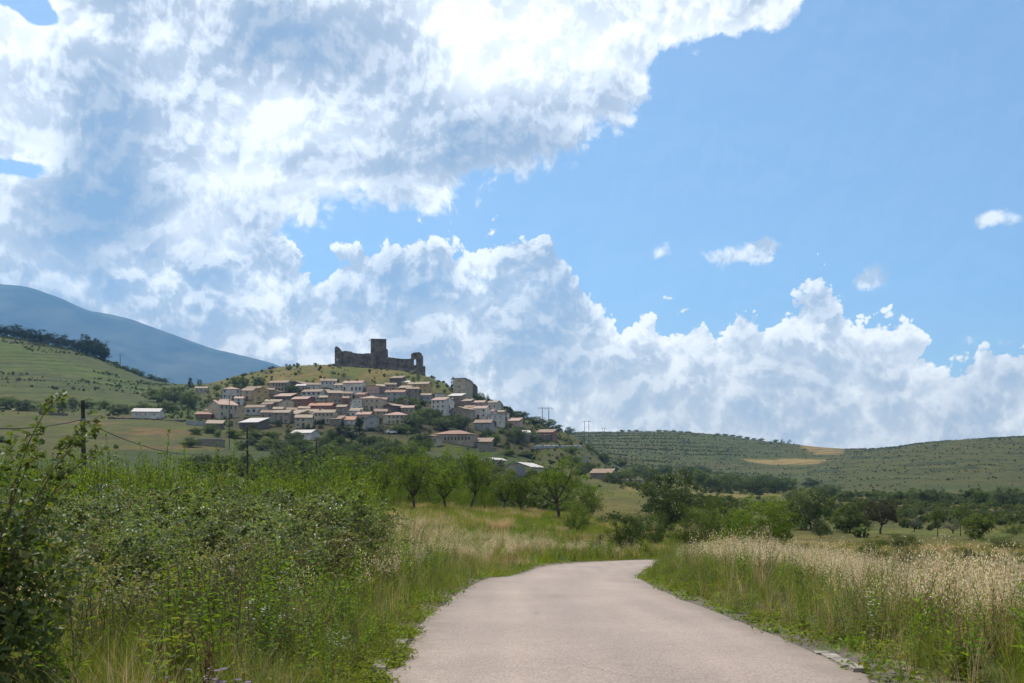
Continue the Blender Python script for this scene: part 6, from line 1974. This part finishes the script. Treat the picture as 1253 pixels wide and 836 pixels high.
# ruined tower at the left end, with a pale block added as light showing through a hole
lt = empty('corner_tower', (0, 0, 0)); lt.parent = castle
masonry('front_shell', [cp(410.4, 427), cp(411.2, 425), cp(413, 424.4), cp(416, 426.2), cp(418.3, 429), cp(419.4, 431)], 1.6, low, CASTLE, lt, -2.6, 0.15)
xa, za = cp(410.4, 428)
s_ = MB(); s_.box((xa + 0.8, 3.0, za / 2 - 2.5), (1.5, 8.0, za + 5), 0); s_.build('side_shell', CASTLE, lt)
s_ = MB(); xw, zw = cp(413.5, 441); s_.box((xw, -2.64, zw), (0.8, 0.12, 1.3), 0); s_.build('hole_light_block', WALL['white'], lt)
# ruined tower at the right end with the tall opening that shows the sky
rt = empty('corner_tower', (0, 0, 0)); rt.parent = castle
hx0, hz1 = cp(506.6, 440.2); hx1, hz0 = cp(509.4, 447.4)
xl, zl = cp(503.2, 434.5); xr, zr_ = cp(516.6, 434)
s_ = MB()
top_l = [(xl, zl), cp(504.2, 432.8), cp(506.6, 432)]
top_r = [(hx1, cp(509, 431.6)[1]), cp(513.5, 431.5), cp(515.6, 432.6), (xr, zr_)]
ma = masonry('jamb', top_l[:2] + [(hx0, cp(506.6, 432)[1])], 1.8, low, CASTLE, rt, -1.6, 0.1)
mbb = masonry('jamb', top_r, 1.8, low, CASTLE, rt, -1.6, 0.1)
s_.prism([(hx0, hz1 - 0.2), (hx0 + (hx1 - hx0) * 0.5, hz1 + 0.4), (hx1, hz1 - 0.3), (hx1, cp(509, 431.6)[1]), (hx0, cp(506.6, 432)[1])], -1.6, 0.2); s_.build('lintel', CASTLE, rt)
s_ = MB(); s_.prism([(hx0, low(hx0)), (hx1, low(hx1)), (hx1, hz0 + 0.3), (hx0, hz0 - 0.3)], -1.6, 0.2); s_.build('breast_wall', CASTLE, rt)
s_ = MB(); s_.box((xr - 0.8, 4.0, zr_ / 2 - 2.6), (1.5, 8.0, zr_ + 4.6), 0); s_.build('side_shell', CASTLE, rt)
# rock scarp in front of the walls
for (pa, pb, lab) in ((408, 452, 'dark rock scarp under the left wall of the castle'), (470, 516, 'dark rock scarp under the right wall of the castle')):
    n_ = 16; mb = MB(); V = []
    for k in range(n_ + 1):
        px = pa + (pb - pa) * k / n_; Yq = cY - 6 + 2.0 * math.sin(k * 1.3)
        xq = (px - CX) / F * Yq; zq = H(xq, Yq)
        V += [(xq, Yq - 1.5, zq - 1.0), (xq + RNG.uniform(-.4, .4), Yq - 0.3, zq + RNG.uniform(1.0, 2.6)), (xq, Yq + 4.5, H(xq, Yq + 4.5) + 0.5), (xq, Yq + 4.5, zq - 1.5)]
    fc = []
    for k in range(n_):
        a, b = 4 * k, 4 * k + 4
        fc += [(a, b, b + 1, a + 1), (a + 1, b + 1, b + 2, a + 2), (a + 2, b + 2, b + 3, a + 3), (a + 3, b + 3, b, a)]
    fc += [(0, 1, 2, 3), (4 * n_ + 3, 4 * n_ + 2, 4 * n_ + 1, 4 * n_)]
    mb.add(V, fc); tag(mb.build('rock_scarp', WALL['dark']), lab, 'rock')


# ruined end of the church and free standing walls
def free_wall(name, p0, p1, h0, h1, label, mat='stone', thick=0.7, jag=0.3, extra=None, Y0=None):
    xa, Ya = hit(*p0, 150) if Y0 is None else ((p0[0] - CX) / F * Y0, Y0)
    xb, Yb = hit(*p1, 150) if Y0 is None else ((p1[0] - CX) / F * Y0, Y0)
    L = math.hypot(xb - xa, Yb - Ya); ang = math.atan2(Yb - Ya, xb - xa)
    za = H(xa, Ya)
    U_ = (Ya + Yb) / 2 / F
    e = empty(name, (xa, Ya, za), ang)
    fn = lambda t: H(xa + math.cos(ang) * t, Ya + math.sin(ang) * t) - za - 1.0
    top = [(0, h0 * U_), (L, H(xb, Yb) - za + h1 * U_)] if extra is None else [(t * L, z * U_) for t, z in extra]
    o = masonry(name, top, thick, fn, WALL[mat], None, 0.0, jag)
    o.location = (xa, Ya, za); o.rotation_euler = (0, 0, ang)
    bpy.data.objects.remove(e)
    tag(o, label, 'wall')
    return o


free_wall('ruined_wall', (571, 487), (584, 488), 0, 0, 'dark ruined masonry end of the church with a stepped top', 'dark', 7.0, 0.3, [(0, 19), (0.3, 19), (0.36, 17.5), (0.52, 16.6), (0.6, 14.4), (0.86, 12.6), (1.0, 10)], Y0=600)
free_wall('retaining_wall', (643, 541), (682, 540), 9, 8, 'dark retaining wall below the brown roofed shed', 'dark', 1.0)
free_wall('yard_wall', (228, 520), (266, 521), 5, 5, 'grey yard wall under the red roofed sheds', 'grey', 0.5, 0.1)
free_wall('stone_wall', (300, 545), (352, 546), 6, 7, 'rough stone wall below the garden trees', 'stone', 0.6)
free_wall('terrace_wall', (655, 551), (712, 550), 5, 5, 'pale grey terrace wall on the lower right slope', 'grey', 0.6)
free_wall('stone_wall', (586, 552), (606, 553), 9, 3, 'broken stone wall of a ruin below the school', 'stone', 0.8)
free_wall('field_wall', (132, 513), (225, 517), 2.5, 2.5, 'low dark field wall in front of the long pale shed', 'dark', 0.5)
free_wall('field_wall', (48, 508), (82, 509), 4, 3, 'dark bank wall across the dry meadow', 'dark', 0.8)
free_wall('field_wall', (742, 590), (795, 588), 2.2, 2.2, 'low dry stone wall beside the old field shed', 'stone', 0.6)

# ------------------------------------------------------------------ poles and lines
POLE = solid_mat('tarred_wood', (0.030, 0.024, 0.020), (0.075, 0.060, 0.048), 6, 0.9, bump=0.4)
CABLE = solid_mat('black_cable', (0.020, 0.020, 0.022), (0.035, 0.035, 0.038), 6, 0.6)


def pole(px, top_py, Y, r, label, arm=None, name='utility_pole', ins=True, mat=None, attach=None):
    x = (px - CX) / F * Y; z = H(x, Y); zt = CAMZ + (HY - top_py) / F * Y
    e = empty(name, (x, Y, z), 0, label, 'pole')
    mb = MB(); h = zt - z
    mb.tube([(0, 0, -0.5), (0.03, 0, h * 0.5), (0, 0, h)], [r * 1.2, r * 1.05, r * 0.85], 10, 0); mb.build('post', mat or POLE, e)
    if arm:
        ab = MB(); ab.box((0, -r - 0.06, h - 0.5), (arm, 0.12, 0.14), 0); a_ = ab.build('crossarm', mat or METAL, e)
        for sx in (-0.45, 0, 0.45):
            ib = MB(); ib.tube([(sx * arm, -r - 0.06, h - 0.42), (sx * arm, -r - 0.06, h - 0.28), (sx * arm, -r - 0.06, h - 0.14)], [0.05, 0.09, 0.05], 8, 0); ib.build('insulator', WALL['stone'], a_)
    if attach is not None:
        za = CAMZ + (HY - attach) / F * Y - z
        cb = MB(); cb.tube([(0, 0, za - 0.06), (0, 0, za + 0.06)], r * 1.45, 10, 0); cb.box((0, -r * 1.6, za), (0.08, 0.14, 0.1), 0)
        cb.build('clamp', METAL, e)
    return e


pole(101.5, 490, 48, 0.105, 'weathered dark wooden pole with a cable clamp at the bramble edge', attach=514)
pole(302.5, 524, 96, 0.10, 'thin dark wooden pole behind the saplings', attach=538.5)
pole(387, 538, 165, 0.10, 'small wooden pole in front of the dark tree belt', attach=541)
pole(280.5, 483, 330, 0.11, 'slim village pole with a wide crossarm in front of the big gabled house', 4.0)
pole(105.5, 411, 735, 0.20, 'power pole with crossarm rising above the pines of the ridge', 6.0)
pole(147, 433, 740, 0.20, 'lower power pole with crossarm on the bare part of the ridge', 5.0)
pole(634, 522, 470, 0.15, 'grey lamp pole beneath the lowest white houses', None, 'lamp_post', mat=METAL)
pole(571, 521, 440, 0.13, 'thin grey pole behind the school roof', None, 'lamp_post', mat=METAL)
pole(656, 509, 590, 0.16, 'single pole left of the double power mast', None)


def hmast(pxs, top_py, Y, arm_px, label):
    x = [(p_ - CX) / F * Y for p_ in pxs]; xm = sum(x) / len(x); z = H(xm, Y); zt = CAMZ + (HY - top_py) / F * Y
    e = empty('power_mast', (xm, Y, z), 0, label, 'power mast')
    for q in x:
        mb = MB(); mb.tube([(q - xm, 0, -1), (q - xm, 0, zt - z)], [0.24, 0.19], 8, 0); mb.build('post', POLE, e)
    L = arm_px / F * Y
    ab = MB(); ab.box((0, -0.3, zt - z - 0.5), (L, 0.22, 0.3), 0); a_ = ab.build('crossarm', METAL, e)
    for sx in (-0.47, 0, 0.47):
        ib = MB(); ib.tube([(sx * L, -0.3, zt - z - 0.65), (sx * L, -0.3, zt - z - 1.5)], 0.12, 6, 0); ib.build('insulator', GLASS, a_)


hmast((663.5, 671.5), 498.5, 610, 17, 'double wooden power mast on the right shoulder of the village hill')
hmast((715.2, 720.5), 515, 900, 10, 'smaller double power mast beyond the village hill')
hmast((737, 740), 523.5, 1200, 6, 'distant tiny power mast on the terraced hill')


def cable(a, b, sag, label, r=0.018):
    a = Vector(a); b = Vector(b); t = np.linspace(0, 1, 28)
    P = np.array([a.lerp(b, k) for k in t]); P[:, 2] -= sag * 4 * t * (1 - t)
    mb = MB(); mb.tube(P, r, 6, 0); tag(mb.build('power_cable', CABLE), label, 'cable')


A0 = at(101.5, 514, 48); A0.y -= 0.2
B0 = at(302.5, 538.5, 96); B0.y -= 0.2
C0 = at(387, 541, 165); C0.y -= 0.2
cable(at(-160, 500, 34), A0, 0.55, 'thick black cable coming from beyond the bramble bush to the wooden pole', 0.024)
cable(A0, B0, 1.55, 'sagging black cable from the wooden pole to the thin pole behind the saplings', 0.022)
cable(B0, C0, 1.6, 'thin cable from the sapling pole to the small pole by the tree belt', 0.032)
cable(C0, at(470, 541, 260), 1.4, 'faint cable leaving the small pole by the tree belt', 0.032)


# ------------------------------------------------------------------ parked cars
CARP = solid_mat('white_car_paint', (0.72, 0.73, 0.74), (0.78, 0.79, 0.80), 2, 0.3, spec=0.6)
RUB = solid_mat('tyre_rubber', (0.018, 0.018, 0.018), (0.03, 0.03, 0.03), 5, 0.8)


def car(px, py, rz, label, Y=None):
    x, Yc = hit(px, py, 150)
    e = empty('parked_car', (x, Yc, H(x, Yc) + 0.15), R(rz), label, 'car')
    mb = MB()
    mb.prism([(-2.1, 0.30), (2.1, 0.30), (2.15, 0.75), (1.15, 0.92), (0.45, 1.42), (-1.25, 1.45), (-2.05, 0.95)], -0.85, 0.85); bd = mb.build('body', CARP, e)
    for sy in (-0.86, 0.86):
        wb = MB(); wb.prism([(-1.5, 0.95), (0.95, 0.95), (0.40, 1.34), (-1.20, 1.36)], sy - 0.012, sy + 0.012); wb.build('side_window', GLASS, e)
        for sx in (-1.3, 1.3):
            tb = MB(); tb.tube([(sx, sy - 0.12 * np.sign(sy), 0.32), (sx, sy + 0.04 * np.sign(sy), 0.32)], 0.32, 14, 0); tb.build('wheel', RUB, e)
    wb = MB(); wb.add([(1.12, -0.75, 0.95), (1.12, 0.75, 0.95), (0.5, 0.68, 1.41), (0.5, -0.68, 1.41), (1.16, -0.75, 0.96), (1.16, 0.75, 0.96), (0.54, 0.68, 1.42), (0.54, -0.68, 1.42)],
                      [(3, 2, 1, 0), (4, 5, 6, 7), (0, 1, 5, 4), (1, 2, 6, 5), (2, 3, 7, 6), (3, 0, 4, 7)]); wb.build('windscreen', GLASS, e)


car(388, 531, 60, 'white car parked on the lane at the lower village edge')
car(386, 537, 10, 'pale car parked below the other one at the lower village edge')
car(479, 531, 20, 'white car parked under the trees before the long cream house')
